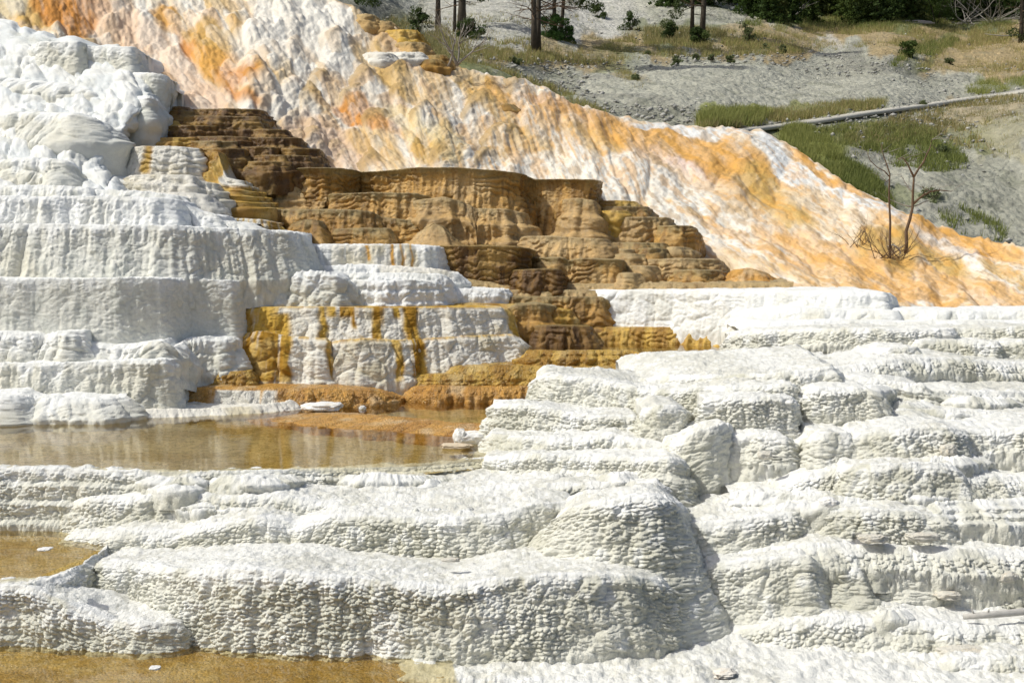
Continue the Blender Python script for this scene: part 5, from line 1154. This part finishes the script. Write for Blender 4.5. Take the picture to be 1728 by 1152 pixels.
rock('flat_rock', 770, 752, 20.0, .22, .16, .03, 'flat tan slab at the waterline below the bright white rock', 306, (0.66, 0.55, 0.4))
rock('tufa_slab', 1225, 1137, 12.5, .11, .1, .04, 'small tan-edged slab on the crust near the bottom edge', 307, (0.78, 0.74, 0.66))
rock('tufa_slab', 1400, 846, 16.0, .09, .1, .05, 'little grey chunk on the bright bench below the short wall', 308)
rock('foam_patch', 262, 1126, 12.95, .05, .06, .01, 'small white patch floating on the bottom left pool', 309, cat='foam')
rock('foam_patch', 75, 926, 15.05, .07, .1, .008, 'white patch floating on the small left pool', 310, cat='foam')

for k_i, (x_, y_, Y_, sx_, sy_, sz_, lb_) in enumerate([(1472, 908, 15.9, .16, .10, .045, 'tilted brownish slab at the foot of the ribbed wall, left of a similar one'), (1556, 906, 15.9, .20, .10, .05, 'broad brownish slab at the foot of the ribbed wall, right of a similar one'),
        (1600, 1003, 15.5, .14, .12, .04, 'broken plate on the white bench above the bleached log'), (1700, 972, 15.6, .12, .10, .06, 'upturned white chunk near the right edge above the bleached log'), (1626, 1098, 14.6, .26, .12, .05, 'wide layered crust plate below the bleached log'),
        (1600, 760, 17.4, .10, .09, .07, 'dark hollow chunk at the end of the long rounded ledge'), (760, 944, 15.3, .10, .06, .02, 'thin flat plate on the smooth bench between the two pebbly walls'), (610, 868, 17.1, .14, .10, .03, 'small white shelf of crust above the middle pebbly wall'),
        (1290, 768, 17.6, .09, .08, .05, 'small grey chunk in the shaded corner right of the tall curved block')]):
    rock('tufa_slab', x_, y_, Y_, sx_, sy_, sz_, lb_, 320 + k_i, (0.66, 0.63, 0.55))

# loose rubble on the white benches and on the grey hill: one mesh each
def rubble(name, n, sampler, size, col, m, seed):
    rng = np.random.default_rng(seed)
    base = np.array([(1, 0, 0), (-1, 0, 0), (0, 1, 0), (0, -1, 0), (0, 0, 1), (0, 0, -1)], float)
    tri = np.array([(0, 2, 4), (2, 1, 4), (1, 3, 4), (3, 0, 4), (2, 0, 5), (1, 2, 5), (3, 1, 5), (0, 3, 5)])
    pos, sc = sampler(rng, n); n = len(pos)
    a = rng.uniform(0, 6.28, n); s = size * rng.uniform(.3, 1, n) ** 2 * sc
    v = base[None] * (1 + 0.5 * rng.uniform(-1, 1, (n, 6, 1))) * np.stack([s * rng.uniform(.7, 1.6, n), s, s * rng.uniform(.3, .8, n)], -1)[:, None]
    x = v[..., 0] * np.cos(a)[:, None] - v[..., 1] * np.sin(a)[:, None]; y = v[..., 0] * np.sin(a)[:, None] + v[..., 1] * np.cos(a)[:, None]
    V = (np.stack([x, y, v[..., 2]], -1) + pos[:, None]).reshape(-1, 3)
    T = (tri[None] + 6 * np.arange(n)[:, None, None]).reshape(-1, 3)
    C = np.repeat(np.array(col)[None] * rng.uniform(.75, 1.1, (n, 1)), 6, 0)
    o = poly_mesh(name, V, T, m, C, 3); return tag(o, None, None, None, 'stuff')

# drop points on the white crust by casting straight down
bpy.context.view_layer.update()
dg = bpy.context.evaluated_depsgraph_get()
def drop(X, Y, zt):
    out = np.full(len(X), np.nan)
    for i in range(len(X)):
        ok, loc, nrm, _, ob, _ = S.ray_cast(dg, Vector((X[i], Y[i], zt)), Vector((0, 0, -1)))
        if ok and nrm.z > .6 and ob.name.startswith(('white', 'terrace')): out[i] = loc.z
    return out
def samp_white(rng, n):
    X = []; Y = []
    Y = rng.uniform(11.5, 24, n); px = rng.uniform(150, 1800, n)
    k = (px > 1150) | ((px > 500) & (Y < 15.5)) | (rng.random(n) < .35)
    Y = Y[k]; px = px[k]; X = (px - 864) / F * Y
    z = drop(X, Y, -0.9); g = ~np.isnan(z)
    return np.stack([X[g], Y[g], z[g] + .004], -1), np.ones(g.sum())
rubble('rubble', 26000, samp_white, 0.045, (0.80, 0.79, 0.76), M_WHITE, 401)
def samp_hill(rng, n):
    px = rng.uniform(620, 1760, n); py = rng.uniform(10, 430, n)
    py = np.where(rng.random(n) < .6, rng.uniform(95, 220, n), py)
    k = py < np.interp(px, FE[:, 0], FE[:, 1]); px = px[k]; py = py[k]
    p = P(px, py, DG(px, py)); p[:, 2] += .08
    return p, np.ones(len(p))
rubble('stones', 7000, samp_hill, 0.125, (0.50, 0.49, 0.45), M_HILL, 402)

# grass blades
def grass(name, areas, seed, hmul=1.0):
    rng = np.random.default_rng(seed); VV = []; CCc = []
    for (x, y, rx, ry, an_, n, hgt, c1, c2) in areas:
        r = np.sqrt(rng.random(n)); a = rng.uniform(0, 6.283, n)
        u = r * np.cos(a) * rx; v = r * np.sin(a) * ry
        px = x + u * math.cos(R(an_)) - v * math.sin(R(an_)); py = y + u * math.sin(R(an_)) + v * math.cos(R(an_))
        # clumping
        keep = fbm(px / 22, py / 10, None, 3, seed) > -0.12 + rng.uniform(-.25, .25, n)
        px = px[keep]; py = py[keep]
        ed = np.interp(px, FE[:, 0], FE[:, 1]); k2 = py < ed + 8; px = px[k2]; py = py[k2]
        n_ = len(px); p = P(px, py, DG(px, py)) + np.array([0, 0, 0.0])
        for b in range(5):
            d = rng.normal(size=(n_, 3)) * 0.09; hh = hgt * rng.uniform(.4, 1.2, n_)
            lean = rng.normal(size=(n_, 2)) * 0.3 * hh[:, None]
            w_ = np.stack([rng.normal(size=n_), rng.normal(size=n_), np.zeros(n_)], -1); w_ /= np.linalg.norm(w_, axis=1, keepdims=True); w_ *= 0.016
            q = p + d * np.array([1, 1, 0]); tip = q + np.stack([lean[:, 0], lean[:, 1], hh], -1)
            VV.append(np.stack([q - w_, q + w_, tip], 1).reshape(-1, 3))
            t = rng.random((n_, 1)); CCc.append(np.repeat(np.array(c1) * (1 - t) + np.array(c2) * t, 3, 0))
    V = np.concatenate(VV); C = np.concatenate(CCc)
    return tag(poly_mesh(name, V, np.arange(len(V)).reshape(-1, 3), M_GRASS, C, 3), None, None, None, 'stuff')
LG, YG, TG, DGr = (0.26, 0.29, 0.08), (0.36, 0.36, 0.12), (0.46, 0.36, 0.18), (0.17, 0.20, 0.06)
grass('grass', [(1240, 204, 60, 12, -3, 2600, .42, LG, YG), (1340, 196, 160, 10, -7, 3200, .30, LG, TG), (1440, 240, 140, 26, -4, 3200, .28, DGr, YG), (1370, 262, 60, 34, 40, 5200, .32, LG, YG), (1440, 320, 76, 34, 38, 4600, .3, DGr, LG),
    (1590, 205, 170, 24, -12, 2600, .25, DGr, TG), (1540, 260, 90, 30, 10, 1500, .25, DGr, LG), (800, 138, 130, 20, 22, 2600, .28, LG, TG), (900, 152, 130, 14, 20, 2000, .28, LG, TG), (960, 90, 160, 22, 0, 3000, .3, TG, LG),
    (1150, 84, 210, 13, 0, 3000, .3, TG, LG), (1330, 68, 130, 24, 0, 2600, .3, TG, LG), (1500, 55, 230, 28, 0, 5000, .35, TG, LG), (1650, 92, 150, 40, 5, 4200, .32, TG, YG), (1560, 90, 60, 12, -20, 1500, .35, LG, DGr), (1480, 42, 240, 8, 0, 2000, .4, DGr, LG),
    (1140, 62, 90, 16, 0, 1500, .35, DGr, TG), (720, 80, 90, 40, 20, 1800, .3, DGr, TG), (1060, 140, 30, 12, 30, 500, .3, YG, TG), (1690, 145, 60, 12, -10, 900, .3, LG, YG), (1690, 230, 90, 40, 0, 900, .22, TG, LG), (850, 30, 160, 50, 0, 900, .25, LG, TG), (1640, 380, 60, 20, 20, 300, .3, LG, DGr)], 501)
